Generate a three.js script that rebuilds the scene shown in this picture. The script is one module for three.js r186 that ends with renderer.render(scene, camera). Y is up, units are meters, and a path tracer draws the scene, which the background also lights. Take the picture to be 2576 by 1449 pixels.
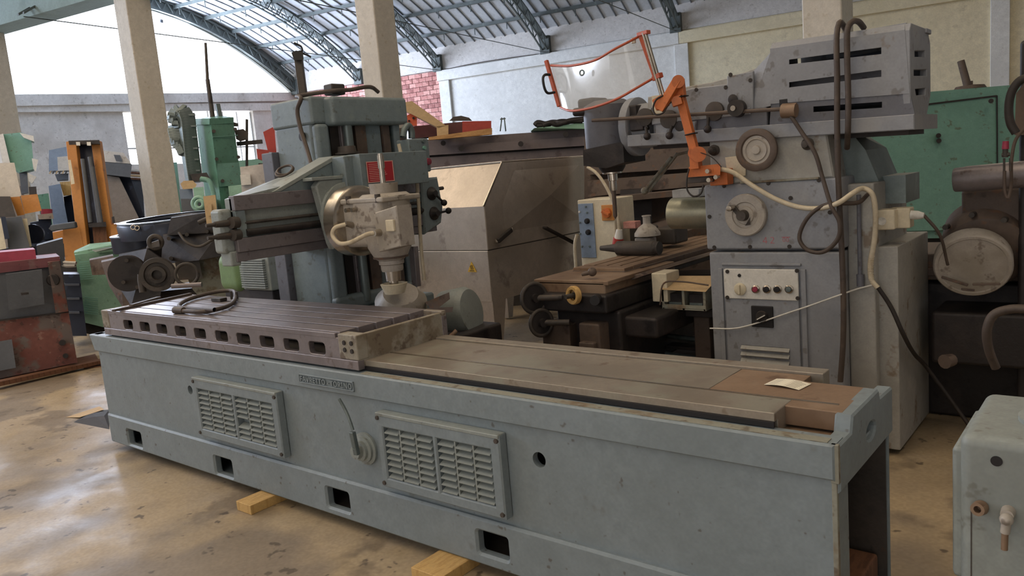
import * as THREE from 'three';
import { RoundedBoxGeometry } from 'three/addons/geometries/RoundedBoxGeometry.js';
import { ConvexGeometry } from 'three/addons/geometries/ConvexGeometry.js';
import { TextGeometry } from 'three/addons/geometries/TextGeometry.js';
import { FontLoader } from 'three/addons/loaders/FontLoader.js';
import { mergeGeometries, toCreasedNormals } from 'three/addons/utils/BufferGeometryUtils.js';
import { RectAreaLightUniformsLib } from 'three/addons/lights/RectAreaLightUniformsLib.js';

// ---------- camera, sky, lights, exposure ----------
RectAreaLightUniformsLib.init();
const scene = new THREE.Scene();
scene.background = new THREE.Color(0xe8f0f8);
const V3 = (x, y, z) => new THREE.Vector3(x, y, z);
const F = 1970, CX = 1288, CY = 724.5, EYE = V3(0, 1.6, 0);
// phone tilt, pitch and yaw: right, down and forward of the lens in the world
const RIGHT = V3(.7751, -.0842, -.6262).normalize(), DOWN = V3(.0272, -.9857, .1663).normalize(), FWD = V3(-.6313, -.1460, -.7617).normalize();
const camera = new THREE.PerspectiveCamera(2 * Math.atan(1449 / 2 / F) * 180 / Math.PI, 2576 / 1449, .05, 120);
camera.position.copy(EYE);
camera.quaternion.setFromRotationMatrix(new THREE.Matrix4().makeBasis(RIGHT, DOWN.clone().negate(), FWD.clone().negate()));
const renderer = new THREE.WebGLRenderer({ antialias: true });
renderer.toneMapping = THREE.LinearToneMapping;
renderer.toneMappingExposure = .73;
renderer.shadowMap.enabled = true;

// the hall stands turned a little against the machine bed: a runs along its nave, s across it from the right-hand wall
const HALL = V3(-17.957, 0, -18.922), HTURN = .1922, HU = V3(Math.cos(HTURN), 0, -Math.sin(HTURN)), HN = V3(Math.sin(HTURN), 0, Math.cos(HTURN));
const hallPoint = (a, h, s) => HALL.clone().addScaledVector(HU, a).addScaledVector(HN, s).setY(h);
function areaLight(p, towards, w, h, color, power) {
  const l = new THREE.RectAreaLight(color, power, w, h);
  l.position.copy(p); l.lookAt(towards); scene.add(l); return l;
}
const DAY = 0xd6e4ff, WARM = 0xffe9cc;
// daylight through the two big gable windows and the lower window (panes below, in the hall)
const DAYPOWER = [46, 20];
for (const [s, h0, h1, w] of [[3.1, 5.05, 6.0, 2.2], [7, 5.05, 7.0, 5.4], [10.9, 5.05, 6.0, 2.2]]) for (const o of [0, 13.4])
  areaLight(hallPoint(-6.2, (h0 + h1) / 2, s + o), hallPoint(5, (h0 + h1) / 2, s + o), w, h1 - h0, DAY, DAYPOWER[o ? 1 : 0]);
areaLight(hallPoint(-6.2, 3.5, 4.5), hallPoint(5, 3.5, 4.5), 4.9, 1.5, DAY, DAYPOWER[0] * .6);
// yellowed plastic roof lights in the vaults above and behind the camera
const ROOFLIGHTS = [[4.9, 13.4, 1.4, 11.8, 1.35], [11.4, 13.4, 2.2, 11.2, .7], [16.6, 13.4, 3.2, 10.2, .5], [14.6, 0, 4.6, 9.4, 1.1]], ROOFPOWER = 1.7;
for (const [a, o, s0, s1, hw] of ROOFLIGHTS) areaLight(hallPoint(a, 6.6, o + (s0 + s1) / 2), hallPoint(a, 0, o + (s0 + s1) / 2 + .01), hw * 1.9, (s1 - s0) * .75, WARM, ROOFPOWER);
// unseen door in the side wall behind the camera, added as fill light
areaLight(hallPoint(13, 2.3, 26.65), hallPoint(13, 2.3, 10), 4.4, 4.2, 0xf2f6ff, 1.0);

// ---------- tools ----------
const ray = (px, py) => RIGHT.clone().multiplyScalar((px - CX) / F).addScaledVector(DOWN, (py - CY) / F).add(FWD);
const onZ = (px, py, z) => { const r = ray(px, py); return r.multiplyScalar(z / r.z).add(EYE); };
const onX = (px, py, x) => { const r = ray(px, py); return r.multiplyScalar(x / r.x).add(EYE); };
const onY = (px, py, y) => { const r = ray(px, py); return r.multiplyScalar((y - EYE.y) / r.y).add(EYE); };
const atD = (px, py, d) => ray(px, py).multiplyScalar(d).add(EYE);
const onS = (px, py, s) => { const r = ray(px, py), d = HALL.clone().addScaledVector(HN, s).sub(EYE).dot(HN) / r.dot(HN); return r.multiplyScalar(d).add(EYE); };
const onA = (px, py, a) => { const r = ray(px, py), d = HALL.clone().addScaledVector(HU, a).sub(EYE).dot(HU) / r.dot(HU); return r.multiplyScalar(d).add(EYE); };
let seed = 7;
const rnd = () => { seed = (seed * 1664525 + 1013904223) >>> 0; return seed / 4294967296; };
const rr = (a, b) => a + (b - a) * rnd();

// texture coordinates in metres, from the side a face looks to
function U(g) {
  g = g.index ? g.toNonIndexed() : g;
  if (!g.attributes.normal) g.computeVertexNormals();
  const p = g.attributes.position, uv = new Float32Array(p.count * 2), a = V3(), b = V3(), c = V3();
  for (let i = 0; i < p.count; i += 3) {
    a.fromBufferAttribute(p, i); b.fromBufferAttribute(p, i + 1); c.fromBufferAttribute(p, i + 2);
    const n = b.clone().sub(a).cross(c.clone().sub(a)), x = Math.abs(n.x), y = Math.abs(n.y), z = Math.abs(n.z);
    [a, b, c].forEach((v, k) => {
      const o = (i + k) * 2;
      if (x >= y && x >= z) { uv[o] = v.z; uv[o + 1] = v.y; } else if (y >= z) { uv[o] = v.x; uv[o + 1] = v.z; } else { uv[o] = v.x; uv[o + 1] = v.y; }
    });
  }
  g.setAttribute('uv', new THREE.BufferAttribute(uv, 2));
  for (const k of Object.keys(g.attributes)) if (!['position', 'normal', 'uv'].includes(k)) g.deleteAttribute(k);
  return g;
}
const join = (...l) => { l = l.flat(); return l.length === 1 ? l[0] : mergeGeometries(l, false); };
function bx(x0, x1, y0, y1, z0, z1, r = .004) {
  const w = Math.abs(x1 - x0), h = Math.abs(y1 - y0), d = Math.abs(z1 - z0), q = Math.min(r, w / 2.05, h / 2.05, d / 2.05);
  const g = q > 0 ? new RoundedBoxGeometry(w, h, d, q > .015 ? 3 : 1, q) : new THREE.BoxGeometry(w, h, d);
  return U(g.translate((x0 + x1) / 2, (y0 + y1) / 2, (z0 + z1) / 2));
}
const bc = (c, w, h, d, r) => bx(c.x - w / 2, c.x + w / 2, c.y - h / 2, c.y + h / 2, c.z - d / 2, c.z + d / 2, r);
const UPV = V3(0, 1, 0);
const aim = (g, dir, p) => g.applyQuaternion(new THREE.Quaternion().setFromUnitVectors(UPV, dir.clone().normalize())).translate(p.x, p.y, p.z);
function cy(p, q, r, r2 = r, n = 20) {
  const d = q.clone().sub(p), l = d.length();
  return U(aim(new THREE.CylinderGeometry(r2, r, l, n).translate(0, l / 2, 0), d, p));
}
const turned = (profile, p, dir, n = 28) => U(toCreasedNormals(aim(new THREE.LatheGeometry(profile.map(([r, t]) => new THREE.Vector2(Math.max(r, 1e-4), t)), n), dir, p), .7));
const tube = (pts, r, n = 8, seg) => U(new THREE.TubeGeometry(new THREE.CatmullRomCurve3(pts, false, 'centripetal'), seg ?? pts.length * 6, r, n, false));
const ball = (p, r, n = 14) => U(new THREE.SphereGeometry(r, n, Math.ceil(n * .7)).translate(p.x, p.y, p.z));
const ring = (p, dir, R, r, n = 32) => U(aim(new THREE.TorusGeometry(R, r, 8, n).rotateX(Math.PI / 2), dir, p));
const hull = (pts) => U(new ConvexGeometry(pts.map((p) => Array.isArray(p) ? V3(...p) : p)));
// bar of rectangular section between two points (w across, h along `up`)
function bar(p, q, w, h, up = UPV, r = .003) {
  const d = q.clone().sub(p), l = d.length(), y = d.clone().normalize(), x = y.clone().cross(up).normalize(), z = x.clone().cross(y);
  const g = new RoundedBoxGeometry(w, l, h, 1, Math.min(r, w / 2.1, h / 2.1)).translate(0, l / 2, 0);
  return U(g.applyMatrix4(new THREE.Matrix4().makeBasis(x, y, z)).translate(p.x, p.y, p.z));
}
// solid with a given outline facing the room, `th` thick, its two ends at depths d0 and d1 from the lens
const AWAY = FWD.clone().setY(0).normalize();
const slab = (l, d0, d1 = d0, th = .3) => {
  const f = l.map(([x, y], i) => atD(x, y, i === 0 || i === l.length - 1 ? d0 : d1)), back = f.reduce((a, p) => a.add(p), V3(0, 0, 0)).divideScalar(f.length).sub(EYE).setY(0).normalize();
  return hull([...f, ...f.map((p) => p.clone().addScaledVector(back, th))]);
};
// outline pushed through along an axis: 'z' takes (x,y), 'x' takes (z,y), 'y' takes (x,z)
function prism(pts, axis, a0, a1, bevel = 0, holes = []) {
  const V2 = ([x, y]) => new THREE.Vector2(x, y), sh = new THREE.Shape(pts.map(V2));
  for (const h of holes) sh.holes.push(new THREE.Path(h.map(V2)));
  const lo = Math.min(a0, a1), hi = Math.max(a0, a1);
  let g = new THREE.ExtrudeGeometry(sh, { depth: hi - lo - 2 * bevel, bevelEnabled: bevel > 0, bevelThickness: bevel, bevelSize: bevel, bevelOffset: -bevel, bevelSegments: 1, curveSegments: 8 });
  g.translate(0, 0, lo + bevel);
  if (axis !== 'z') {
    const m = axis === 'x' ? new THREE.Matrix4().set(0, 0, 1, 0, 0, 1, 0, 0, 1, 0, 0, 0, 0, 0, 0, 1) : new THREE.Matrix4().set(1, 0, 0, 0, 0, 0, 1, 0, 0, 1, 0, 0, 0, 0, 0, 1);
    g = g.index ? g.toNonIndexed() : g; g.applyMatrix4(m);
    const p = g.attributes.position.array;
    for (let i = 0; i < p.length; i += 9) for (let k = 0; k < 3; k++) { const t = p[i + 3 + k]; p[i + 3 + k] = p[i + 6 + k]; p[i + 6 + k] = t; }
    g.computeVertexNormals();
  }
  return U(g);
}
const rect = (x0, x1, y0, y1) => [[x0, y0], [x1, y0], [x1, y1], [x0, y1]];
function rrect(x0, x1, y0, y1, r, n = 4) {
  const o = [];
  for (const [cx, cy_, a] of [[x1 - r, y0 + r, -.5], [x1 - r, y1 - r, 0], [x0 + r, y1 - r, .5], [x0 + r, y0 + r, 1]])
    for (let i = 0; i <= n; i++) { const t = (a + i / n / 2) * Math.PI; o.push([cx + r * Math.cos(t), cy_ + r * Math.sin(t)]); }
  return o;
}
const circle = (x, y, r, n = 24) => Array.from({ length: n }, (_, i) => [x + r * Math.cos(i / n * 2 * Math.PI), y + r * Math.sin(i / n * 2 * Math.PI)]);

const taken = new Map(), origin = new Map();
function numbered(name) { const n = taken.get(name) ?? 0; taken.set(name, n + 1); return n ? name + '_' + String(n).padStart(3, '0') : name; }
function thing(name, label, category, pos = V3(0, 0, 0), group) {
  const o = new THREE.Group(); o.name = numbered(name); scene.add(o); o.position.copy(pos); origin.set(o, pos.clone());
  o.userData = { label, category }; if (group) o.userData.group = group;
  return o;
}
function shadows(m) { m.castShadow = m.receiveShadow = true; return m; }
// geometry in world coordinates; it is moved into the frame of the thing it belongs to
function part(parent, name, geo, mat, label) {
  let root = parent; while (!origin.has(root)) root = root.parent;
  const o = origin.get(root), m = shadows(new THREE.Mesh(Array.isArray(geo) ? join(geo) : geo, mat));
  m.geometry.translate(-o.x, -o.y, -o.z); m.name = name; if (label) m.userData.label = label;
  parent.add(m); return m;
}
// alike pieces: one geometry about its own middle, set at a world point
function piece(parent, name, geo, mat, at, turn) {
  let root = parent; while (!origin.has(root)) root = root.parent;
  const m = shadows(new THREE.Mesh(geo, mat)); m.name = name; m.position.copy(at).sub(origin.get(root)); if (turn) m.rotation.copy(turn);
  parent.add(m); return m;
}
function single(name, label, category, geo, mat, group) {       // a thing that is one mesh
  geo = Array.isArray(geo) ? join(geo) : geo; geo.computeBoundingBox();
  const b = geo.boundingBox, p = V3((b.min.x + b.max.x) / 2, b.min.y, (b.min.z + b.max.z) / 2), m = shadows(new THREE.Mesh(geo.translate(-p.x, -p.y, -p.z), mat));
  m.position.copy(p); m.name = numbered(name); m.userData = { label, category }; if (group) m.userData.group = group;
  scene.add(m); return m;
}
// pieces of the hall, in its own frame (a, h, s)
function struct(name, geo, mat, parent) {
  const m = shadows(new THREE.Mesh(Array.isArray(geo) ? join(geo) : geo, mat)); m.name = name;
  if (parent) parent.add(m); else { m.position.copy(HALL); m.rotation.y = HTURN; m.userData.kind = 'structure'; scene.add(m); }
  return m;
}

// ---------- textures ----------
const N = 512, fields = [];
for (const per of [3, 6, 12, 24, 48, 96, 192]) {
  const lat = Float32Array.from({ length: per * per }, rnd), f = new Float32Array(N * N);
  for (let y = 0; y < N; y++) for (let x = 0; x < N; x++) {
    const u = x / N * per, v = y / N * per, i = Math.floor(u), j = Math.floor(v), s = u - i, t = v - j, S = s * s * (3 - 2 * s), T = t * t * (3 - 2 * t), i2 = (i + 1) % per, j2 = (j + 1) % per;
    f[y * N + x] = (lat[j * per + i] * (1 - S) + lat[j * per + i2] * S) * (1 - T) + (lat[j2 * per + i] * (1 - S) + lat[j2 * per + i2] * S) * T;
  }
  fields.push(f);
}
const fbm = (i, lo, hi) => { let s = 0, w = 1, t = 0; for (let k = lo; k <= hi; k++) { s += fields[k][i] * w; t += w; w *= .62; } return s / t; };
const hex = (h) => [(h >> 16) & 255, (h >> 8) & 255, h & 255];
// base colour with patches: [colour, field from, field to, threshold, softness, strength, stretch across]
function painted(base, layers, metres, grain = .06) {
  const d = new Uint8Array(N * N * 4), b = hex(base), off = layers.map(() => [Math.floor(rnd() * N), Math.floor(rnd() * N)]), cols = layers.map((l) => hex(l[0]));
  for (let y = 0; y < N; y++) for (let x = 0; x < N; x++) {
    const i = y * N + x, g = 1 + grain * (fields[6][i] - .5) + grain * (fields[4][i] - .5);
    let r = b[0] * g, gg = b[1] * g, bb = b[2] * g;
    layers.forEach(([, lo, hi, th, so, a, sx = 1, sy = 1], k) => {
      const j = ((Math.floor(y * sy) + off[k][1]) % N) * N + (Math.floor(x * sx) + off[k][0]) % N, v = Math.min(1, Math.max(0, (fbm(j, lo, hi) - th - (lo > 1 ? .05 : 0)) / (lo > 1 ? so * 1.3 : so))) * a * (lo > 2 ? .7 : 1), c = cols[k];
      r += (c[0] - r) * v; gg += (c[1] - gg) * v; bb += (c[2] - bb) * v;
    });
    d[i * 4] = r; d[i * 4 + 1] = gg; d[i * 4 + 2] = bb; d[i * 4 + 3] = 255;
  }
  return texture(d, metres, true);
}
function texture(d, metres, colour) {
  const t = new THREE.DataTexture(d, N, N); t.wrapS = t.wrapT = THREE.RepeatWrapping; t.magFilter = THREE.LinearFilter; t.minFilter = THREE.LinearMipmapLinearFilter; t.generateMipmaps = true;
  t.repeat.set(1 / metres, 1 / metres); if (colour) t.colorSpace = THREE.SRGBColorSpace; t.needsUpdate = true; return t;
}
function grey(lo, hi, a, b, metres) {
  const d = new Uint8Array(N * N * 4);
  for (let i = 0; i < N * N; i++) { const v = 255 * Math.min(1, Math.max(0, a + (b - a) * (fbm(i, lo, hi) * 1.8 - .4))); d[i * 4] = d[i * 4 + 1] = d[i * 4 + 2] = v; d[i * 4 + 3] = 255; }
  return texture(d, metres, false);
}
const castBump = grey(2, 6, 0, 1, .5), roughMap = grey(0, 5, .55, 1, .9);
function M(base, layers = [], o = {}) {
  const { metres = 1.2, grain = .06, bump = 0, ...rest } = o;
  const m = new THREE.MeshStandardMaterial({ roughness: .6, ...rest, map: painted(base, layers, metres, grain) });
  if (bump) { m.bumpMap = castBump; m.bumpScale = bump; }
  return m;
}
const plain = (color, roughness = .6, metalness = 0) => new THREE.MeshStandardMaterial({ color, roughness, metalness });
const GRIME = 0x453a33, RUST = 0x6d4630;
const mat = {
  bed: M(0x7e898e, [[0x727c7f, 0, 3, .5, .25, .4], [0x87939a, 1, 4, .55, .2, .3], [0x63625c, 3, 6, .69, .08, .4], [GRIME, 4, 6, .76, .04, .7]], { roughness: .52, bump: .0006, metres: 1.7 }),
  bedEdge: M(0x8a8a7e, [[0x6b5742, 2, 6, .45, .15, .8], [0x4a3b30, 3, 6, .58, .08, .7]], { roughness: .7, bump: .001 }),
  column: M(0x758286, [[0x68747a, 0, 3, .5, .25, .5], [0x8a9792, 2, 5, .6, .15, .4], [0x4c4a42, 3, 6, .64, .06, .6]], { roughness: .5, bump: .0004 }),
  columnPale: M(0x8b928f, [[0x7b817f, 0, 4, .5, .2, .5], [0x57534a, 3, 6, .63, .06, .5]], { roughness: .5, bump: .0003 }),
  head: M(0xa69f96, [[0x8f877a, 1, 4, .5, .2, .6], [0x5a5048, 3, 6, .6, .07, .7]], { roughness: .5, bump: .0006 }),
  mill: M(0x8d9096, [[0x7c7e84, 0, 3, .5, .25, .5], [0x9d9c99, 1, 4, .56, .2, .4], [0x5a5450, 3, 6, .63, .05, .6], [0x6f5b48, 2, 6, .76, .06, .5]], { roughness: .55, bump: .0004, metres: 1.5 }),
  millPale: M(0xa2a19c, [[0x8c8a84, 0, 4, .5, .2, .5], [0x6d5a46, 2, 6, .6, .08, .6]], { roughness: .55 }),
  millDark: M(0x64666f, [[0x57575c, 0, 4, .5, .2, .5], [0x7a7979, 2, 5, .6, .1, .4], [0x3b3431, 3, 6, .62, .06, .6]], { roughness: .5 }),
  steel: M(0x857e80, [[0x6c6668, 0, 4, .48, .2, .6], [0x8f8686, 1, 5, .58, .15, .5], [0x4b3a31, 3, 6, .62, .08, .6]], { roughness: .4, metalness: .4, bump: .0002 }),
  way: M(0x978e82, [[0x827a6f, 0, 4, .48, .2, .6], [0x9ea093, 1, 3, .55, .15, .5], [0x5d4a3a, 2, 6, .62, .1, .6]], { roughness: .38, metalness: .3 }),
  wayRust: M(0x87705c, [[0x6f5742, 0, 4, .48, .2, .7], [0x9a8672, 1, 5, .58, .15, .5], [0x574031, 2, 6, .6, .1, .6]], { roughness: .55, metalness: .1 }),
  bright: M(0xb8b0a4, [[0x968c80, 1, 5, .5, .2, .5]], { roughness: .25, metalness: .9 }),
  stainless: M(0xb5aba0, [[0xa1988d, 0, 3, .48, .2, .6, 1, 1], [0xb8b0a6, 1, 4, .55, .2, .4], [0x6d625a, 2, 6, .63, .1, .4]], { roughness: .4, metalness: .6, metres: 2 }),
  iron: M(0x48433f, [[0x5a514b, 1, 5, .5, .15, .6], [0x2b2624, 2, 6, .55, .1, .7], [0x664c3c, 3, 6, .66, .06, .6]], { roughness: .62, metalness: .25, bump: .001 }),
  ironDark: M(0x2c2828, [[0x423a38, 1, 5, .52, .15, .6], [0x181516, 2, 6, .55, .1, .7]], { roughness: .55, metalness: .2, bump: .001 }),
  brown: M(0x5a4d45, [[0x6f5f53, 1, 5, .5, .15, .6], [0x3a2d28, 2, 6, .56, .1, .7], [0x7d5238, 3, 6, .62, .06, .6]], { roughness: .65, bump: .001 }),
  rail: M(0x777275, [[0x656064, 0, 4, .5, .2, .5], [0x453d3b, 3, 6, .64, .06, .5]], { roughness: .45, metalness: .25 }),
  purple: M(0x5c5355, [[0x6a6062, 0, 4, .5, .2, .5], [0x3e3133, 2, 6, .58, .1, .6]], { roughness: .6 }),
  yellow: M(0xd2a936, [[0xb8902c, 1, 5, .5, .2, .5]], { roughness: .5 }),
  dirty: M(0x8f897c, [[0x6f6250, 1, 5, .48, .12, .75], [0x55463a, 2, 6, .55, .08, .7], [0xa09c92, 1, 4, .56, .1, .5]], { roughness: .65, metres: .7, bump: .0006 }),
  beam: M(0x8a9a96, [[0x78877f, 0, 4, .5, .2, .5]], { roughness: .85 }),
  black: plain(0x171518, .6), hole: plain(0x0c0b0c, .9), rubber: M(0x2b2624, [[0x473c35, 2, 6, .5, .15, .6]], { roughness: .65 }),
  cable: M(0x4a3f38, [[0x64574b, 2, 6, .5, .15, .6], [0x2d2623, 3, 6, .6, .1, .6]], { roughness: .6 }),
  conduit: M(0xc9bda5, [[0xa09178, 2, 6, .5, .15, .6]], { roughness: .55 }),
  orange: M(0xc46c36, [[0xb85c22, 1, 5, .5, .2, .5], [0x7a4424, 3, 6, .64, .06, .5]], { roughness: .45 }),
  guardFrame: M(0xb5573a, [[0x98442c, 2, 6, .5, .2, .5]], { roughness: .45 }),
  green: M(0x78a698, [[0x6a968a, 0, 4, .5, .2, .5], [0x6fa08d, 1, 4, .56, .2, .4], [0x5a4a36, 3, 6, .66, .05, .6]], { roughness: .5, metres: 1.6 }),
  greenBright: M(0x5f8f7c, [[0x507c6b, 0, 4, .5, .2, .5], [0x2f4a40, 3, 6, .64, .06, .7]], { roughness: .45 }),
  mint: M(0x8fb7a3, [[0x6b9a80, 0, 4, .5, .2, .5], [0x44544a, 3, 6, .66, .06, .5]], { roughness: .5 }),
  leaf: M(0x6f8a5c, [[0x5c7549, 0, 4, .5, .2, .5]], { roughness: .55 }),
  red: M(0x74454b, [[0x643238, 0, 4, .5, .2, .6], [0x7c6663, 2, 5, .58, .1, .6], [0x3a2728, 3, 6, .6, .07, .7]], { roughness: .6 }),
  redWorn: M(0x74463f, [[0x8c5c52, 0, 4, .5, .15, .7], [0x6b6664, 1, 4, .5, .1, .85], [0x3f2d2b, 3, 6, .58, .08, .7], [0xa8968a, 3, 6, .66, .05, .6]], { roughness: .65 }),
  redPaint: M(0xa8382f, [[0x8c2d28, 1, 5, .5, .2, .6]], { roughness: .5 }),
  crimson: M(0x97324a, [[0x7c283d, 1, 5, .5, .2, .6]], { roughness: .55 }),
  orangeRed: M(0xc9552f, [[0xa9431f, 1, 5, .5, .2, .6]], { roughness: .5 }),
  maroon: M(0x5a2f31, [[0x43211f, 1, 5, .5, .2, .6]], { roughness: .6 }),
  amber: M(0xbd8142, [[0xa66e36, 0, 4, .5, .2, .5], [0x8a5a34, 2, 6, .62, .08, .6]], { roughness: .5 }),
  slate: M(0x54585f, [[0x464a52, 0, 4, .5, .2, .5], [0x676a70, 2, 5, .6, .1, .4]], { roughness: .55 }),
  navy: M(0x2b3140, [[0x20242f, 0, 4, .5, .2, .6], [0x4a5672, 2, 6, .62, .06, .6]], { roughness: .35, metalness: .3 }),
  blueGrey: M(0x7f8ea2, [[0x6d7d92, 0, 4, .5, .2, .5]], { roughness: .4 }),
  cream: M(0xcbc4b8, [[0xbdb5a8, 0, 4, .5, .2, .5], [0x968768, 3, 6, .64, .06, .4]], { roughness: .8, metres: 2 }),
  ivory: M(0xd2c8b0, [[0xbdb196, 0, 4, .5, .2, .5]], { roughness: .5 }),
  white: M(0xd8d6d0, [[0xc3c0b8, 0, 4, .5, .2, .5], [0x8f897c, 3, 6, .66, .06, .4]], { roughness: .5 }),
  paper: plain(0xe4dfcf, .8), beige: M(0xc0a57e, [[0xac906a, 0, 4, .5, .2, .5]], { roughness: .7 }),
  galvanised: M(0xb9b7a2, [[0xa5a38f, 0, 4, .5, .2, .5]], { roughness: .35, metalness: .7 }),
  zinc: M(0x6f7a7a, [[0x5c6666, 0, 4, .5, .2, .5], [0x909a98, 2, 5, .6, .1, .5]], { roughness: .45, metalness: .5 }),
  wood: M(0xb98f5e, [[0x9a7143, 1, 5, .48, .15, .7, 1, 6], [0x7a5630, 3, 6, .62, .08, .5, 1, 4]], { roughness: .75, metres: .5 }),
  woodDark: M(0x6e4a34, [[0x543626, 1, 5, .48, .15, .7, 6, 1], [0x8a6446, 3, 6, .62, .08, .5, 4, 1]], { roughness: .8, metres: .6 }),
  pine: M(0xc8a468, [[0xb08a50, 1, 5, .5, .15, .6, 6, 1]], { roughness: .7, metres: .5 }),
  plaster: M(0xdcdcd8, [[0xcfcfcb, 0, 3, .5, .25, .6], [0xb6b2a8, 3, 6, .66, .06, .4]], { roughness: .92, metres: 4, bump: .002 }),
  plasterGrey: M(0xc9c5c0, [[0xaba59e, 0, 3, .5, .25, .6], [0x8e867d, 2, 6, .64, .08, .5], [0x75695f, 4, 6, .68, .05, .4]], { roughness: .92, metres: 3, bump: .002 }),
  creamWall: M(0xe0d5b6, [[0xd3c7a6, 0, 3, .5, .25, .6], [0xb3a78c, 3, 6, .66, .06, .4]], { roughness: .92, metres: 4, bump: .002 }),
  concrete: M(0x8a8078, [[0x756b62, 0, 4, .5, .2, .6], [0x9c938a, 2, 5, .6, .1, .4]], { roughness: .9, metres: 2, bump: .002 }),
  roof: M(0xbcc0c4, [[0xa9adb1, 0, 3, .5, .25, .5], [0x9b9c9c, 3, 6, .66, .08, .4]], { roughness: .75, metres: 3 }),
  roofRib: M(0x686c70, [[0x585c60, 1, 5, .5, .2, .5]], { roughness: .7 }),
  truss: M(0x59605e, [[0x4a504f, 0, 4, .5, .2, .6], [0x747c79, 2, 5, .58, .1, .5], [0x5e4a3c, 3, 6, .64, .06, .5]], { roughness: .6, metalness: .2 }),
  brick: [0xc58e85, 0xb98078, 0xcf9c92, 0xae7872].map((c) => M(c, [[0xcfb0a4, 2, 6, .6, .1, .5], [0x7c4a44, 1, 5, .56, .15, .5]], { roughness: .9, metres: .8, bump: .002 })),
};
// ---------- the hall ----------
const A0 = -6.33, A1 = 25, S1 = 26.8, MID = 6.7;
const arch = (s) => 5.0 + 2.25 * (1 - ((s - MID) / MID) ** 2), roofH = (s) => 5.72 + 1.85 * (1 - ((s - MID) / MID) ** 2);
{ // floor: stained concrete
  const d = new Uint8Array(1024 * 1024 * 4), base = hex(0xa79579), cs = [0x625648, 0x827564, 0xa5988a, 0x4c4238, 0x746a60].map(hex);
  for (let y = 0; y < 1024; y++) for (let x = 0; x < 1024; x++) {
    const q = (s, ox, oy) => ((Math.floor(y * s) + oy) % N) * N + (Math.floor(x * s) + ox) % N;
    const v = [...base], mix = (c, a) => { for (let k = 0; k < 3; k++) v[k] += (c[k] - v[k]) * a; }, st = (t, th, so, a) => Math.min(1, Math.max(0, (t - th) / so)) * a;
    mix(cs[1], st(fbm(q(.5, 0, 0), 1, 4), .48, .14, .4)); mix(cs[2], st(fbm(q(.5, 90, 300), 1, 5), .54, .14, .4)); mix(cs[4], st(fbm(q(.5, 210, 120), 1, 3), .53, .1, .65));
    mix(cs[0], st(fbm(q(.5, 310, 40), 2, 6), .62, .1, .5)); mix(cs[3], st(fbm(q(1, 33, 71), 3, 6), .72, .05, .7));
    const g = 1 + .1 * (fields[6][q(1, 5, 9)] - .5); const i = (y * 1024 + x) * 4;
    d[i] = v[0] * g; d[i + 1] = v[1] * g; d[i + 2] = v[2] * g; d[i + 3] = 255;
  }
  const t = new THREE.DataTexture(d, 1024, 1024); t.wrapS = t.wrapT = THREE.RepeatWrapping; t.magFilter = THREE.LinearFilter; t.repeat.set(1 / 4.2, 1 / 4.2); t.colorSpace = THREE.SRGBColorSpace; t.needsUpdate = true;
  const rm = grey(1, 5, .3, .72, 2.3);
  mat.floor = new THREE.MeshStandardMaterial({ map: t, roughness: 1, roughnessMap: rm, bumpMap: grey(1, 6, 0, 1, 1.3), bumpScale: .002 });
}
const floor = struct('floor', bx(A0 - .4, A1 + .4, -.3, 0, -.4, S1 + .4, 0), mat.floor);
// right-hand wall: brick towards the far corner, whitewashed plaster from the first pilaster on
const wallR = struct('wall_right', [bx(A0 - .3, -.02, 0, 5.72, -.34, -.06, 0), bx(-.02, 7.9, 0, 5.72, -.3, 0, 0)], mat.plaster);
struct('painted_stretch', bx(7.9, A1, 0, 5.72, -.3, .004, 0), mat.creamWall, wallR);
struct('eaves_beam', bx(-.02, 7.9, 4.68, 5.0, 0, .14, .01), mat.plaster, wallR);
struct('eaves_beam', bx(7.91, A1, 4.68, 5.0, 0, .14, .01), mat.creamWall, wallR);
struct('eaves_band', bx(A0, A1, 5.04, 5.9, -.06, .03, .01), mat.plasterGrey, wallR);
for (const a of [.2, 7.95, 15.4, 22.8]) struct('pilaster', bx(a - .2, a + .18, 0, 4.68, 0, .08, .01), mat.plaster, wallR);
{ // blocks of the brick stretch, each its own piece
  const g = [0, 1, 2].map((i) => bx(-.126, .126, -.066, .066, -.05, .05 - .005 * i, .006));
  for (let r = 0; r < 12; r++) for (let c = 0; c < 24; c++) {
    const m = struct('brick', g[(r * 7 + c * 3) % 3], mat.brick[(r * 5 + c * 11 + ((r * c) % 3)) % 4], wallR);
    m.position.set(A0 + .16 + c * .262 + (r % 2) * .12, 3.38 + r * .143, -.035 + ((r * 13 + c * 7) % 5) * .003);
  }
}
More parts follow.
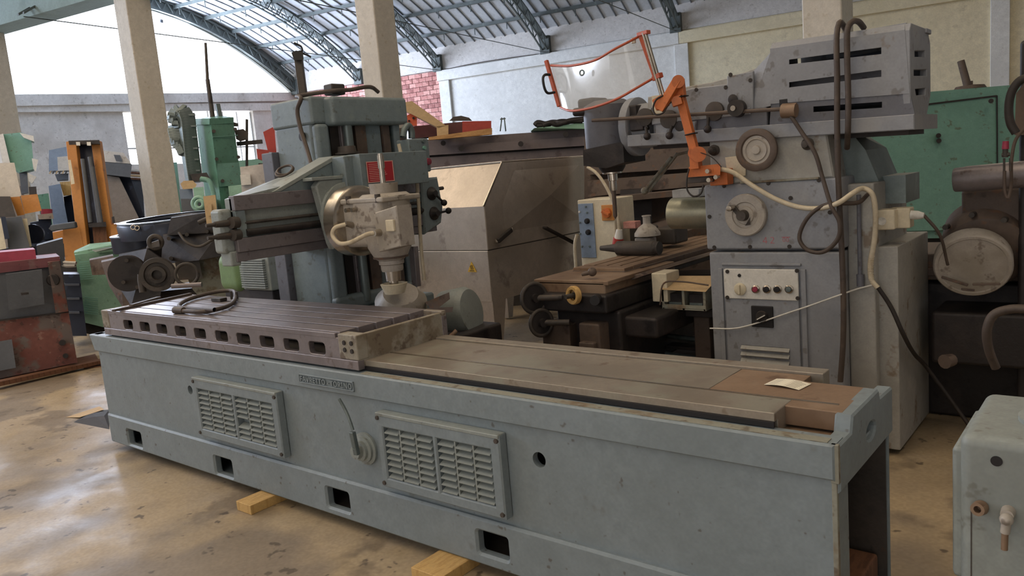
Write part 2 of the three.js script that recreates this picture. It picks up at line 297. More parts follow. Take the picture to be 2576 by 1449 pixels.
// gable wall with its arched and its lower opening
const sill = (s) => 5.1 - .052 * s;
{
  const lower = [[0, 0], [27, 0], [27, sill(13.4)], [13.4, sill(13.4)], [0, sill(0)]].map(([s, h]) => [s, h]);
  const hole = [[2.0, 2.66], [6.95, 2.74], [6.95, 4.22], [2.0, 4.42]];
  const wallL = struct('wall_left', prism(lower, 'x', A0 - .35, A0, 0, [hole]), mat.plasterGrey);
  struct('ledge', hull([[A0, sill(0) - .02, 0], [A0, sill(0) - .3, 0], [A0 + .12, sill(0) - .02, 0], [A0 + .12, sill(0) - .3, 0], [A0, sill(13.4) - .02, 13.4], [A0, sill(13.4) - .3, 13.4], [A0 + .12, sill(13.4) - .02, 13.4], [A0 + .12, sill(13.4) - .3, 13.4]]), mat.plasterGrey, wallL);
  struct('ledge', hull([[A0, 4.72, 0], [A0, 4.46, 0], [A0 + .08, 4.72, 0], [A0 + .08, 4.46, 0], [A0, 4.2, 13.4], [A0, 4.02, 13.4], [A0 + .08, 4.2, 13.4], [A0 + .08, 4.02, 13.4]]), mat.plasterGrey, wallL);
  struct('gable_pier', prism([[13.4, 4.3], [13.4, 7.4], [13.0, 7.4], [13.0, 4.3]], 'x', A0 - .35, A0), mat.plasterGrey, wallL);
  const pane = new THREE.MeshStandardMaterial({ color: 0xffffff, emissive: 0xf4f8ff, emissiveIntensity: 4, roughness: .3 }), frame = plain(0x9fa0a0, .5);
  for (const [o, n] of [[0, 1], [13.4, 2]]) {
    const pts = [[.05 + o, sill(.05)]]; for (let i = 0; i <= 24; i++) { const s = .05 + 13.3 * i / 24; pts.push([s + o, Math.max(arch(s) + .1, sill(s) + .01)]); } pts.push([13.35 + o, sill(13.35)]);
    struct('window_' + n, prism(pts, 'x', A0 - .16, A0 - .12), pane);
  }
  const w3 = struct('window_3', prism([[2.0, 2.66], [6.95, 2.74], [6.95, 4.22], [2.0, 4.42]], 'x', A0 - .2, A0 - .16), pane);
  for (const s of [2.03, 2.62, 3.22, 3.82, 4.42, 5.02, 5.62, 6.22, 6.9]) struct('window_bar', bx(A0 - .15, A0 - .11, 2.7, 4.36, s - .013, s + .013, 0), frame, w3);
  for (const h of [3.2]) struct('window_bar', bx(A0 - .15, A0 - .11, h - .02, h + .02, 2, 6.95, 0), frame, w3);
  struct('wall_near', bx(A0 - .4, A1 + .3, 0, 7, S1, S1 + .3, 0), mat.plaster);
  struct('wall_end', bx(A1, A1 + .3, 0, 9, -.3, S1 + .3, 0), mat.plaster);
  // lit plastic roof sheets and an added door for fill light, out of the picture
  const glow = new THREE.MeshStandardMaterial({ color: 0xfff0d0, emissive: WARM, emissiveIntensity: 4, roughness: .4 });
  ROOFLIGHTS.forEach(([a, o, s0, s1, hw], i) => { const lo = [], hi = []; for (let k = 0; k <= 12; k++) { const s = s0 + (s1 - s0) * k / 12; lo.push([s + o, roofH(s) - .06]); hi.unshift([s + o, roofH(s) - .03]); } struct('window_' + (4 + i), prism([...lo, ...hi], 'x', a - hw, a + hw), glow); });
  struct('window_' + (4 + ROOFLIGHTS.length), bx(10.8, 15.2, .2, 4.4, S1 - .08, S1 - .04, 0), new THREE.MeshStandardMaterial({ color: 0xffffff, emissive: 0xfff4e6, emissiveIntensity: 1 }));  // unseen glowing door panel, added to fill from behind the camera
}
// vaulted roofs of the two naves
function vault(name, o) {
  const lo = [], hi = []; for (let i = 0; i <= 28; i++) { const s = 13.4 * i / 28; lo.push([s + o, roofH(s)]); hi.unshift([s + o, roofH(s) + .1]); }
  return struct(name, prism([...lo, ...hi], 'x', A0 - .4, A1 + .3), mat.roof);
}
const roof = vault('ceiling', 0); vault('ceiling_2', 13.4);
{
  const strip = (s0, s1, n, dh0, dh1, w, off = 0) => { const lo = [], hi = []; for (let i = 0; i <= n; i++) { const s = s0 + (s1 - s0) * i / n; lo.push([s, roofH(s) + dh0]); hi.unshift([s, roofH(s) + dh1]); } return prism([...lo, ...hi], 'x', off - w / 2, off + w / 2); };
  const rib = strip(.02, 9.2, 16, -.03, .01, .03);
  for (let i = 0; i < 58; i++) { const m = struct('sheet_rib', rib, mat.roofRib, roof); m.position.x = A0 + .2 + i * .36; }
  [.75, 1.75, 2.8, 3.85, 4.9, 5.95, 7.0, 8.05].forEach((s, i) => {
    const h = roofH(s) - .1;
    struct('purlin', [bx(A0, 18, h - .04, h + .05, s - .02, s + .02, 0), bx(A0, 18, h - .045, h - .035, s - .05, s + .02, 0)], mat.truss, roof);
    const hang = []; for (let k = 0; k < 22; k++) hang.push(bx(A0 + .5 + k * 1.1 + (i % 2) * .5, A0 + .52 + k * 1.1 + (i % 2) * .5, h - .24, h, s - .012, s + .012, 0));
    const hm = struct('hanger_rods', hang, mat.truss, roof); hm.userData.kind = 'stuff';
  });
}
{ // lattice trusses, one per bay, with their tie rods
  const chord = (h0, h1, w0, w1) => { const lo = [], hi = []; for (let i = 0; i <= 22; i++) { const s = .06 + 13.28 * i / 22; lo.push([s, arch(s) + h0]); hi.unshift([s, arch(s) + h1]); } return prism([...lo, ...hi], 'x', w0, w1); };
  const chords = [chord(-.02, .02, -.1, -.06), chord(-.02, .02, .06, .1), chord(.3, .34, -.1, .1)];
  const lat = []; for (let i = 0; i < 30; i++) { const s0 = .2 + i * .43, s1 = s0 + .215, s2 = s0 + .43; for (const x of [-.08, .08]) { lat.push(bar(V3(x, arch(s0), s0), V3(x, arch(s1) + .32, s1), .025, .025, V3(1, 0, 0), 0), bar(V3(x, arch(s1) + .32, s1), V3(x, arch(s2), s2), .025, .025, V3(1, 0, 0), 0)); } }
  const plate = chord(-.01, .55, -.02, .02), foot = bx(-.16, .16, 4.98, 5.5, 0, .16, .01), tie = cy(V3(0, 5.03, .1), V3(0, 5.0, 13.3), .01, .01, 8), latG = join(lat);
  const names = ['nearest the gable window', 'second from the gable window', 'third from the gable window', 'fourth from the gable window', 'fifth from the gable window, right above the guard'];
  [-6.1, -3.2, 0.02, 3.87, 7.83, 11.7, 15.6, 19.5].forEach((a, i) => {
    const t = struct('roof_truss_' + (i + 1), chords.map((g) => g.clone()), mat.truss); t.position.copy(hallPoint(a, 0, 0));
    struct('lattice', latG, mat.truss, t); struct('end_plate', foot, mat.truss, t); if (i > 1) struct('tie_rod', tie, mat.truss, t);
    if (!i) struct('web_plate', plate, mat.truss, t);
  });
}
// pillars, squared to the machines, and the beam over them
for (const [i, [a, w]] of [[-1.86, .42], [2.33, .42], [7.25, .38], [13.05, .4]].entries()) {
  const p = hallPoint(a, 0, 12.87), m = shadows(new THREE.Mesh(bx(-w / 2, w / 2, 0, 5.05, -w / 2, w / 2, .02), mat.cream));
  m.position.copy(p); m.name = 'pillar_' + (i + 1); m.userData.kind = 'structure'; scene.add(m);
}
struct('ceiling_beam', [bx(A0, A1, 5.04, 5.85, 12.62, 13.12, .01), bx(A0, A1, 5.6, 5.9, 12.5, 13.3, .01)], mat.beam);
// service cables along the wall and across the hall
struct('trim_1', tube([onS(1107, 178, .06), onS(1190, 160, .1), onS(1340, 138, .1), onS(1370, 136, .1)].map((p) => p.clone()), .012, 6), mat.cable).position.set(0, 0, 0);
scene.children.at(-1).rotation.set(0, 0, 0);
// ---------- the machine bed in front ----------
const font = await new FontLoader().loadAsync('fonts/droid/droid_sans_bold.typeface.json');
const BX0 = -5.44, BX1 = -.67, BZ = -2.16, BZ1 = -2.735;
{
  const bed = thing('grinder_bed', 'long grey machine bed in front with two louvred covers and a lever', 'machine bed', V3(-3.05, 0, -2.44));
  // front wall with the pockets and round holes seen in the picture
  const f = (px, py) => { const p = onZ(px, py, BZ); return [p.x, p.y]; };
  const pocket = (px, py, w, h) => { const [x, y] = f(px, py), [l] = f(px - w / 2, py), [r] = f(px + w / 2, py), [, t] = f(px, py - h / 2), [, b] = f(px, py + h / 2); return rrect(l, r, b, t, .012, 3); };
  const holes = [[478, 981, .026], [1356, 1157, .03]].map(([px, py, r]) => circle(...f(px, py), r));
  const base = [pocket(346, 1101, 33, 36), pocket(570, 1172, 42, 42), pocket(858, 1254, 54, 48), pocket(1247, 1368, 74, 56)];
  part(bed, 'front_wall', [prism(rect(BX0 + .07, BX1 - .006, .24, .68), 'z', BZ - .03, BZ - .001, 0, holes)], mat.bed);
  part(bed, 'plinth', [prism([[BX0 + .09, .05], [BX1 + .005, .05], [BX1 + .005, .255], [BX0 + .09, .245]], 'z', BZ - .03, BZ + .02, .01, base),
    bx(BX0 + .09, BX0 + .13, .05, .25, BZ1 + .02, BZ - .02, 0), bx(BX0 + .13, BX1 - .03, .05, .06, BZ1 + .04, BZ - .03, 0)], mat.bed);
  part(bed, 'lip', [prism([[BX0, .775], [BX0 + .05, .668], [BX1 + .002, .668], [BX1 + .002, .775]], 'z', BZ - .07, BZ + .015, .006), bx(BX0, BX0 + .09, .67, .775, BZ1, BZ, .008)], mat.bed);
  part(bed, 'worn_edge', [bx(-2.7, BX1 - .02, .7745, .7775, BZ - .035, BZ + .004, .001)], mat.bedEdge);
  part(bed, 'inner_wall', [bx(BX0 + .1, -3.42, .06, .74, BZ1 + .02, BZ1 + .05, 0), bx(BX0 + .08, BX1 - .1, .7, .745, BZ1 + .01, BZ - .03, 0), bx(BX0 + .07, BX0 + .1, .1, .7, BZ1 + .02, BZ - .02, 0), bx(BX0 + .12, -3.5, .062, .68, BZ - .3, BZ - .27, 0)], mat.bed);
  part(bed, 'dark_liner', [bx(-3.4, -3.37, .06, .7, BZ1 + .05, BZ - .03, 0), bx(-3.4, BX1 - .008, .105, .622, BZ1 + .013, BZ1 + .022, 0), bx(-3.4, BX1 - .055, .06, .075, BZ1 + .05, BZ - .04, 0), bx(-3.4, BX1 - .055, .68, .695, BZ1 + .02, BZ - .035, 0)], mat.iron);  // liner coloured dark to stand for the shade inside the bed opening
  part(bed, 'wood_wedge', [bx(-.86, BX1 - .03, .102, .2, -2.69, -2.5, .01), bx(-.86, BX1 - .06, .102, .15, -2.5, -2.3, .01)], mat.woodDark);
  // end with its tall opening, oval hole and stepped top
  part(bed, 'end_wall', [prism(rect(BZ1, BZ - .0015, .05, .7), 'x', BX1 - .05, BX1, .004, [rect(BZ1 + .012, -2.272, .1, .628)]),
    prism([[BZ1, .63], [BZ, .63], [BZ, .772], [-2.275, .772], [-2.292, .82], [-2.57, .822], [-2.585, .79], [BZ1, .785]], 'x', BX1 - .04, BX1 + .012, .006, [Array.from({ length: 16 }, (_, i) => [-2.475 + .052 * Math.cos(i * Math.PI / 8), .715 + .028 * Math.sin(i * Math.PI / 8)])])], mat.bed);
  part(bed, 'worn_edge', [bx(BX1 - .012, BX1 + .004, .3, .66, BZ - .012, BZ + .004, .003), bx(BX1 - .012, BX1 + .012, .66, .775, BZ - .006, BZ + .01, .003)], mat.bedEdge);
  part(bed, 'trough', [bx(-1, BX1 - .03, .74, .752, BZ - .16, BZ - .02, 0)], mat.wayRust);
  // slideways on the top
  part(bed, 'slideway', [bx(BX0 + .2, -.86, .795, .823, -2.36, -2.212, .003), bx(BX0 + .2, -.86, .745, .8, -2.36, -2.24, .003)], mat.way);
  part(bed, 'slideway', [bx(BX0 + .2, -.86, .77, .828, BZ1 + .002, -2.665, .003)], mat.way);
  part(bed, 'top_plate', [bx(BX0 + .2, -1.15, .76, .82, -2.66, -2.365, .002)], mat.way);
  part(bed, 'top_plate', [bx(-1.148, BX1 - .02, .76, .821, -2.58, -2.3, .004), bx(-1.148, -.9, .76, .819, -2.66, -2.3, .002)], mat.wayRust);
  part(bed, 'edge_strip', [bx(BX0 + .3, BX1 - .05, .8195, .8235, -2.372, -2.362, 0)], mat.bright);
  part(bed, 'gasket', [bx(BX0 + .2, -.86, .778, .796, -2.214, -2.206, .001)], mat.black);
  // raised maker's lettering
  const lx = onZ(753, 950, BZ + .016).x, rx = onZ(891, 975, BZ + .016).x, w = rx - lx, zp = BZ + .0155;
  const txt = new TextGeometry('FAVRETTO - TORINO', { font, size: .026, depth: .007, curveSegments: 3, bevelEnabled: false }); txt.computeBoundingBox();
  txt.scale((w - .02) / txt.boundingBox.max.x, 1, 1); txt.translate(lx + .01, .703, zp);
  const plate = part(bed, 'nameplate', [bx(lx, rx, .693, .699, zp - .004, zp + .006, .002), bx(lx, rx, .733, .739, zp - .004, zp + .006, .002), bx(lx, lx + .006, .693, .739, zp - .004, zp + .006, .002), bx(rx - .006, rx, .693, .739, zp - .004, zp + .006, .002)], mat.bed);
  part(plate, 'lettering', U(txt), mat.bed);
  // louvred covers
  const cover = (p0, p1, y0, y1) => {
    const [x0] = f(...p0), [x1] = f(...p1), z = BZ + .045;
    const c = part(bed, 'vent_cover', [prism(rect(x0, x1, y0, y1), 'z', BZ - .002, z, .006, [rect(x0 + .04, (x0 + x1) / 2 - .012, y0 + .045, y1 - .06), rect((x0 + x1) / 2 + .012, x1 - .05, y0 + .045, y1 - .06)]), bx(x0 + .02, x1 - .02, y0 + .01, y1 - .01, BZ - .004, BZ + .002, 0)], mat.bed);
    part(c, 'rim', [bx(x0 + .002, x1 - .002, y1 - .012, y1 + .004, BZ, z + .003, .004)], mat.columnPale);
    for (const [x, y] of [[x0 + .014, y1 - .02], [x1 - .014, y1 - .02], [x0 + .014, y0 + .02], [x1 - .014, y0 + .02]]) part(c, 'screw', cy(V3(x, y, z - .002), V3(x, y, z + .006), .011, .009, 10), mat.iron);
    return [c, x0, x1, y0, y1, z];
  };
  for (const [k, args] of [[0, [[500, 945], [712, 985], .29, .625]], [1, [[962, 1030], [1272, 1080], .29, .625]]]) {
    const [c, x0, x1, y0, y1, z] = cover(...args), bankW = (x1 - x0) / 2 - .057, lw = bankW / 3, lh = (y1 - y0 - .107) / 8;
    const blade = prism([[.002, -lh * .36], [.014, -lh * .36], [.014, -lh * .22], [-.022, lh * .34], [-.03, lh * .3]], 'x', -lw / 2 + .007, lw / 2 - .007);
    for (let b = 0; b < 2; b++) for (let i = 0; i < 3; i++) {
      const bx0 = b ? (x0 + x1) / 2 + .012 : x0 + .042;
      for (let j = 0; j < 8; j++) {
        if (!k && b && !i && j === 3) continue;
        piece(c, 'louvre', blade, mat.columnPale, V3(bx0 + lw * (i + .5), y0 + .046 + lh * (j + .5), z - .014));
      }
      if (i) part(c, 'mullion', bx(bx0 + lw * i - .004, bx0 + lw * i + .004, y0 + .045, y1 - .06, BZ + .004, z - .006, .001), mat.columnPale);
    }
  }
  // lever on its stepped boss
  const [hx, hy] = f(922, 1127), c = V3(hx, hy, BZ);
  part(bed, 'lever_boss', turned([[0, 0], [.075, 0], [.075, .012], [.06, .014], [.06, .026], [.046, .03], [.046, .045], [.032, .048], [.03, .07], [0, .072]], c, V3(0, 0, 1)), mat.columnPale);
  const k = onZ(893, 1120, BZ + .085), t0 = onZ(888, 1082, BZ + .09), t1 = onZ(868, 1030, BZ + .09), t2 = onZ(853, 1003, BZ + .1);
  part(bed, 'lever', [bar(V3(k.x, k.y - .045, BZ + .08), V3(k.x - .004, k.y + .062, BZ + .088), .026, .02, V3(0, 0, 1)), tube([t0, V3((t0.x + t1.x) / 2 + .004, (t0.y + t1.y) / 2, t0.z), t1, t2], .007, 8, 16), cy(V3(hx, hy, BZ + .05), V3(k.x, k.y - .01, BZ + .085), .012)], mat.zinc, 'bent steel lever');
}
// timber packing under the bed
single('wood_block', 'short sawn timber block sticking out under the bed near its left vent cover', 'wood block', bx(-3.62, -3.49, 0, .05, -2.5, -2.0, .003), mat.pine, 'packing blocks under the bed');
single('wood_block', 'short sawn timber block sticking out under the bed at the bottom edge of the photo', 'wood block', [bx(-2.3, -2.13, 0, .05, -2.5, -1.98, .003)], mat.pine, 'packing blocks under the bed');
{ // shipping label lying on the slideway
  const cv = document.createElement('canvas'); cv.width = 256; cv.height = 128; const g = cv.getContext('2d');
  g.fillStyle = '#e9e3cf'; g.fillRect(0, 0, 256, 128); g.fillStyle = '#7d7464';
  for (let i = 0; i < 7; i++) { g.fillRect(12, 12 + i * 16, 60, 4); g.fillRect(150, 12 + i * 16, 50 + (i * 37) % 40, 5); } g.strokeStyle = '#a29a86'; g.strokeRect(84, 10, 54, 106); g.strokeRect(143, 6, 104, 116);
  const t = new THREE.CanvasTexture(cv); t.colorSpace = THREE.SRGBColorSpace;
  const p = onY(1981, 967, .823), geo = new THREE.PlaneGeometry(.125, .085, 10, 1); { const q = geo.attributes.position; for (let i = 0; i < q.count; i++) q.setZ(i, .004 * Math.cos(q.getX(i) * 30)); geo.computeVertexNormals(); }
  geo.rotateX(-Math.PI / 2).rotateY(-.15).translate(p.x, .825, p.z);
  const m = shadows(new THREE.Mesh(geo, new THREE.MeshStandardMaterial({ map: t, roughness: .8, side: THREE.DoubleSide }))); geo.translate(-p.x, -.825, -p.z); m.position.set(p.x, .825, p.z);
  m.name = numbered('paper_label'); m.userData = { label: 'printed paper label lying on the bare slideway of the bed', category: 'label' }; scene.add(m);
}
// ---------- the slotted table on the bed ----------
{
  const x0 = -5.27, x1 = -2.72, zf = -2.176, zb = -2.752, yb = .788, yt = .948;
  const t = thing('machine_table', 'long slotted steel table with ten side pockets, on the bed', 'machine table', V3(-4, yb, -2.46));
  const ph = []; for (let i = 0; i < 10; i++) { const p = onZ(...[[321, 812], [363, 819], [406, 826], [453, 832], [502, 838], [556, 843], [611, 850], [670, 856], [731, 861], [796, 868]][i], zf); ph.push(rrect(p.x - .062, p.x + .062, .834, .893, .018, 3)); }
  part(t, 'side_wall', [prism(rect(x0 + .004, x1 - .004, yb, .925), 'z', zf - .035, zf, .003, ph)], mat.steel);
  part(t, 'side_wall', [bx(x0, x1, yb, .925, zb, zb + .035, .003)], mat.steel);
  part(t, 'skirt', [bx(x0 + .02, x1 + .0, yb - .004, .828, zf - .03, zf + .008, .004)], mat.steel);
  part(t, 'core', [bx(x0 + .02, x1 - .02, .83, .915, -2.72, -2.36, 0)], mat.steel);
  part(t, 'top_rim', [bx(x0 + .09, x1 - .15, .92, yt - .004, zf - .05, zf + .002, .003)], mat.steel);
  // strips between the T-slots
  const cuts = [zf - .004, -2.29, -2.4, -2.51, -2.62, zb]; for (let i = 0; i < 5; i++) part(t, 'table_strip', [bx(x0 + .1, x1 - .13, .91, yt + .002, cuts[i + 1] + .008, cuts[i] - .008, .003)], mat.steel);
  // end walls and chip troughs
  part(t, 'end_block', [bx(x1 - .13, x1, .828, yt - .004, zf - .06, zf + .004, .006), bx(x1 - .03, x1 - .002, .792, yt - .006, zb + .002, zf - .002, .005)], mat.dirty);
  part(t, 'end_block', [bx(x0, x0 + .1, .828, yt - .006, zf - .06, zf + .003, .006), bx(x0, x0 + .03, .8, yt - .006, zb, zf, .005)], mat.dirty);
  for (const [p, q] of [[x1 - .14, x1 - .02], [x0 + .02, x0 + .11]]) part(t, 'trough', [bx(p, q, .86, .9, zb + .03, zf - .05, 0)], mat.iron);
  for (const [p, q] of [[x1 - .15, x1 - .004], [x0 + .004, x0 + .12]]) part(t, 'trough_wall', [bx(p, q, .9, yt, zb - .002, zb + .03, .003)], mat.way);
  const sw = turned([[0, 0], [.011, 0], [.011, .005], [0, .006]], V3(0, 0, 0), V3(0, 0, 1), 8);
  for (const [px, py] of [[866, 862], [884, 864], [868, 880], [886, 884]]) { const p = onZ(px, py, zf + .004); piece(t, 'screw', sw, mat.iron, p); }
  part(t, 'wiper', [tube([V3(x1 + .01, .8, zf - .05), V3(x1 + .02, .8, -2.45), V3(x1 + .012, .815, zb), V3(x1 + .03, .84, zb - .03)], .012, 6)], mat.wayRust);
}
{ // hose loop, flat bar and clamp left on the table
  const y = .968, P = (px, py, h = y) => onY(px, py, h);
  single('rubber_hose', 'dark rubber hose lying in a loop on the slotted table', 'hose', [tube([P(455, 782), P(520, 783), P(570, 771), P(592, 745), P(580, 731, .975), P(545, 734, .975), P(495, 746), P(460, 760), P(452, 773), P(480, 776), P(540, 779, .985)], .0125, 8, 80), cy(P(440, 780, .97), P(462, 781, .97), .021, .019, 12)], mat.cable);
  single('flat_bar', 'rough flat iron bar laid across the far left corner of the slotted table', 'bar', [bar(P(285, 781, .958), P(480, 739, .958), .03, .014), bar(P(330, 768, .966), P(400, 748, .966), .034, .012)], mat.cable);
  single('clamp_block', 'small dark clamp block with studs beside the hose loop on the table', 'clamp', [bc(P(551, 753, .962), .11, .022, .05, .004), cy(P(583, 752, .95), P(583, 752, .95).setY(1.0), .008), cy(P(597, 751, .95), P(597, 751, .95).setY(.995), .008)], mat.iron);
}
// ---------- column with cross arm and milling head, behind the table ----------
{
  const t = thing('column_mill', 'grey green column machine with cross arm and vertical milling head behind the slotted table', 'milling machine', V3(-4.2, 0, -3.4));
  const CXF = -4.1, CZF = -3.12, CZB = -3.83;
  part(t, 'column', [bx(-4.5, CXF, .0, 2.02, CZB, CZF, .03), bx(-4.72, CXF + .12, 0, .8, CZB - .1, CZF + .05, .02)], mat.column);
  // frame of the slide face with its recess, under a rounded cap
  part(t, 'slide_frame', [bx(CXF - .01, CXF + .05, .82, 2.0, CZF - .1, CZF + .002, .025), bx(CXF - .01, CXF + .05, .82, 2.0, CZB, CZB + .06, .02), bx(CXF - .01, CXF + .07, .8, .9, CZB, CZF + .01, .03)], mat.column);
  part(t, 'cap', [bx(-4.5, CXF + .03, 2.0, 2.172, CZB - .02, CZF + .012, .018), bx(CXF - .1, CXF + .11, 1.985, 2.165, CZB - .03, CZF - .09, .025)], mat.column);
  part(t, 'slideway', [bx(CXF, CXF + .035, .84, 2.0, CZF - .27, CZF - .2, .004)], mat.steel);
  part(t, 'slideway', [bx(CXF, CXF + .045, .84, 2.0, CZF - .4, CZF - .31, .004)], mat.brown);
  part(t, 'slideway', [bx(CXF, CXF + .045, .84, 2.0, CZF - .61, CZF - .55, .004)], mat.brown);
  part(t, 'slot', [bx(CXF - .004, CXF + .008, .86, 2.0, CZF - .2, CZF - .13, 0)], mat.rubber);
  part(t, 'panel', [bx(CXF, CXF + .03, .84, 2.0, CZF - .54, CZF - .41, .004)], mat.column);
  part(t, 'elevating_screw', cy(V3(CXF + .06, .84, CZF - .235), V3(CXF + .06, 1.99, CZF - .235), .03, .03, 16), mat.zinc);
  const fl = onX(873, 380, CXF + .1); part(t, 'screw_flange', turned([[0, 0], [.075, 0], [.075, .012], [.06, .014], [.055, .05], [0, .05]], fl.clone().setY(fl.y - .02), UPV), mat.iron);
  // narrow duct on the left flank
  part(t, 'duct', [bx(-4.62, -4.5, .0, 1.86, CZF - .22, CZF + .04, .006)], mat.millDark);
  part(t, 'cap_block', [bc(onX(842, 232, CXF - .06).add(V3(0, .015, 0)), .09, .07, .11, .01)], mat.iron);
  const o1 = onZ(786, 340, CZF + .004); part(t, 'oil_eye', turned([[0, 0], [.03, 0], [.028, .01], [0, .012]], o1.setX(o1.x - .1), V3(0, 0, 1), 18), mat.black);

  // cross arm: tapered body with two rails along its right side
  const AX = -3.75, AZ0 = -2.3, AZ1 = -3.8;
  part(t, 'arm', [hull([[AX - .09, 1.3, AZ0], [AX - .09, 1.585, AZ0], [AX - .03, 1.585, AZ0], [AX - .03, 1.3, AZ0], [-4.32, 1.2, CZF], [-4.32, 1.74, CZF - .05], [AX - .04, 1.3, CZB], [AX - .04, 1.7, CZF], [AX - .04, 1.6, CZB], [-4.3, 1.3, CZB], [-4.3, 1.74, CZB]])], mat.columnPale);
  part(t, 'arm_web', [prism([[-2.56, 1.59], [-3.0, 1.775], [-3.7, 1.775], [-3.7, 1.59]], 'x', AX - .14, AX - .02, .006)], mat.column);
  part(t, 'arm_web', [prism([[-2.55, 1.602], [-3.0, 1.783], [-3.12, 1.783], [-3.0, 1.755], [-2.6, 1.6]], 'x', AX - .16, AX - .012, .003)], mat.columnPale);
  part(t, 'rail', [bx(AX - .05, AX, 1.52, 1.6, AZ1, AZ0, .004)], mat.rail);
  part(t, 'rail', [bx(AX - .05, AX, 1.3, 1.375, AZ1, AZ0 + .01, .004), bx(AX - .06, AX - .012, 1.25, 1.3, AZ1, AZ0 + .02, .004)], mat.rail);
  part(t, 'end_upright', [bx(AX - .05, AX - .004, 1.375, 1.52, AZ0 - .06, AZ0, .004)], mat.column);
  part(t, 'arm_face', [bx(AX - .07, AX - .035, 1.37, 1.525, AZ1, AZ0 - .05, 0)], mat.millDark);
  part(t, 'lead_screw', cy(V3(AX - .006, 1.40, AZ1), V3(AX - .006, 1.40, AZ0 - .05), .019, .019, 16), mat.ironDark);
  part(t, 'lead_screw', cy(V3(AX - .012, 1.452, AZ1), V3(AX - .012, 1.452, AZ0 - .05), .009, .009, 12), mat.iron);
  part(t, 'end_box', [bx(AX - .13, AX - .03, 1.3, 1.535, AZ0, AZ0 + .075, .02), bx(AX - .12, AX - .02, 1.23, 1.31, AZ0 - .01, AZ0 + .05, .01)], mat.columnPale);
  for (const y of [1.395, 1.46]) part(t, 'screw_end', [cy(V3(AX - .03, y, AZ0), V3(AX - .03, y, AZ0 + .11), .02, .016, 14), cy(V3(AX - .03, y, AZ0 + .1), V3(AX - .03, y, AZ0 + .16), .012, .009, 10), cy(V3(AX - .02, y, AZ0 - .01), V3(AX - .01, y, AZ0 + .03), .034, .03, 16)], mat.iron);
  part(t, 'wire_coil', [ring(onX(715, 430, -3.95), V3(.2, .8, .55), .052, .007, 28), ring(onX(718, 428, -3.95), V3(.3, .8, .4), .048, .006, 28)], mat.cable);

  // carriage, swivel plate and head
  part(t, 'carriage', [prism([[-2.79, 1.615], [-2.83, 1.65], [-3.06, 1.65], [-3.06, 1.245], [-2.865, 1.245], [-2.85, 1.28]], 'x', AX + .003, AX + .06, .008), bx(AX - .02, AX + .07, 1.645, 1.665, -3.05, -2.76, .004)], mat.columnPale);
  const hc = V3(0, 1.43, -2.99);
  part(t, 'swivel_plate', turned([[0, 0], [.185, 0], [.195, .006], [.195, .03], [.16, .036], [0, .04]], V3(AX + .055, hc.y, hc.z), V3(1, 0, 0), 40), mat.columnPale);
  part(t, 'feed_box', [bx(AX - .02, AX + .1, 1.56, 1.775, -3.12, -2.98, .008)], mat.column);
  for (const z of [-2.98, -3.02]) part(t, 'bolt', cy(V3(AX + .1, 1.55 + (z + 3) * .5, z + .06), V3(AX + .19, 1.55 + (z + 3) * .5, z + .06), .02, .02, 8), mat.iron);
  const R0 = onZ(905, 565, -2.92);
  part(t, 'swivel_ring', turned([[.1, -.02], [.19, -.02], [.2, -.012], [.2, .075], [.188, .083], [.16, .088], [0, .09]], V3(-3.56, 1.4, -2.92), V3(1, 0, 0), 48), mat.bright);
  const hx = -3.27, hz = -2.92, up = (y) => V3(hx, y, hz);
  part(t, 'head_housing', [turned([[0, 0], [.095, 0], [.12, .05], [.135, .1], [.135, .3], [.14, .305], [.14, .33], [.12, .345], [0, .345]], up(1.2), UPV, 40), bx(-3.5, -3.3, 1.26, 1.52, -3.04, -2.79, .03), bx(hx - .12, hx + .11, 1.36, 1.53, -2.99, -2.78, .025)], mat.head);
  part(t, 'flange', [bx(-3.48, hx + .14, 1.5, 1.53, -3.06, -2.775, .01)], mat.head);
  for (const [x, z] of [[-3.42, -2.79], [hx + .09, -2.79], [hx + .1, -2.95]]) part(t, 'bolt', cy(V3(x, 1.5, z), V3(x, 1.545, z), .016, .016, 8), mat.iron);
  part(t, 'neck', [turned([[.075, 0], [.078, .055], [.08, .06], [.08, .07], [0, .07]], up(1.53), UPV, 32)], mat.head);
  part(t, 'draw_bar', [cy(up(1.58), up(1.76), .016, .014, 14), cy(up(1.68), up(1.75), .02, .02, 6)], mat.bright);
  part(t, 'nose', [turned([[0, 0], [.058, 0], [.062, .012], [.062, .035], [.07, .04], [.07, .06], [.09, .075], [.1, .095], [0, .1]], up(1.115), UPV, 32)], mat.head);
  part(t, 'nose_ring', [turned([[.07, 0], [.098, .004], [.1, .014], [.07, .02]], up(1.185), UPV, 32)], mat.brown);
  part(t, 'spindle', [cy(up(1.0), up(1.12), .025, .026, 18), cy(up(1.06), up(1.115), .042, .045, 18)], mat.bright);
  part(t, 'grinding_cup', turned([[.035, 0], [.055, 0], [.076, .055], [.064, .058], [.04, .015], [.02, .012]], up(.988), UPV, 28), mat.ivory);
  // terminal box, flexible conduit
  const j0 = onZ(1032, 575, -2.74);
  part(t, 'terminal_box', [prism([[hx + .1, 1.24], [hx + .27, 1.27], [hx + .27, 1.48], [hx + .1, 1.45]], 'z', -2.86, -2.75, .005), bx(hx + .08, hx + .12, 1.28, 1.44, -2.9, -2.76, .004)], mat.head);
  part(t, 'socket_plate', bx(hx + .19, hx + .25, 1.35, 1.41, -2.752, -2.735, .004), mat.ivory);
  part(t, 'gland', cy(V3(hx + .125, 1.345, -2.752), V3(hx + .125, 1.345, -2.71), .02, .016, 12), mat.bright);
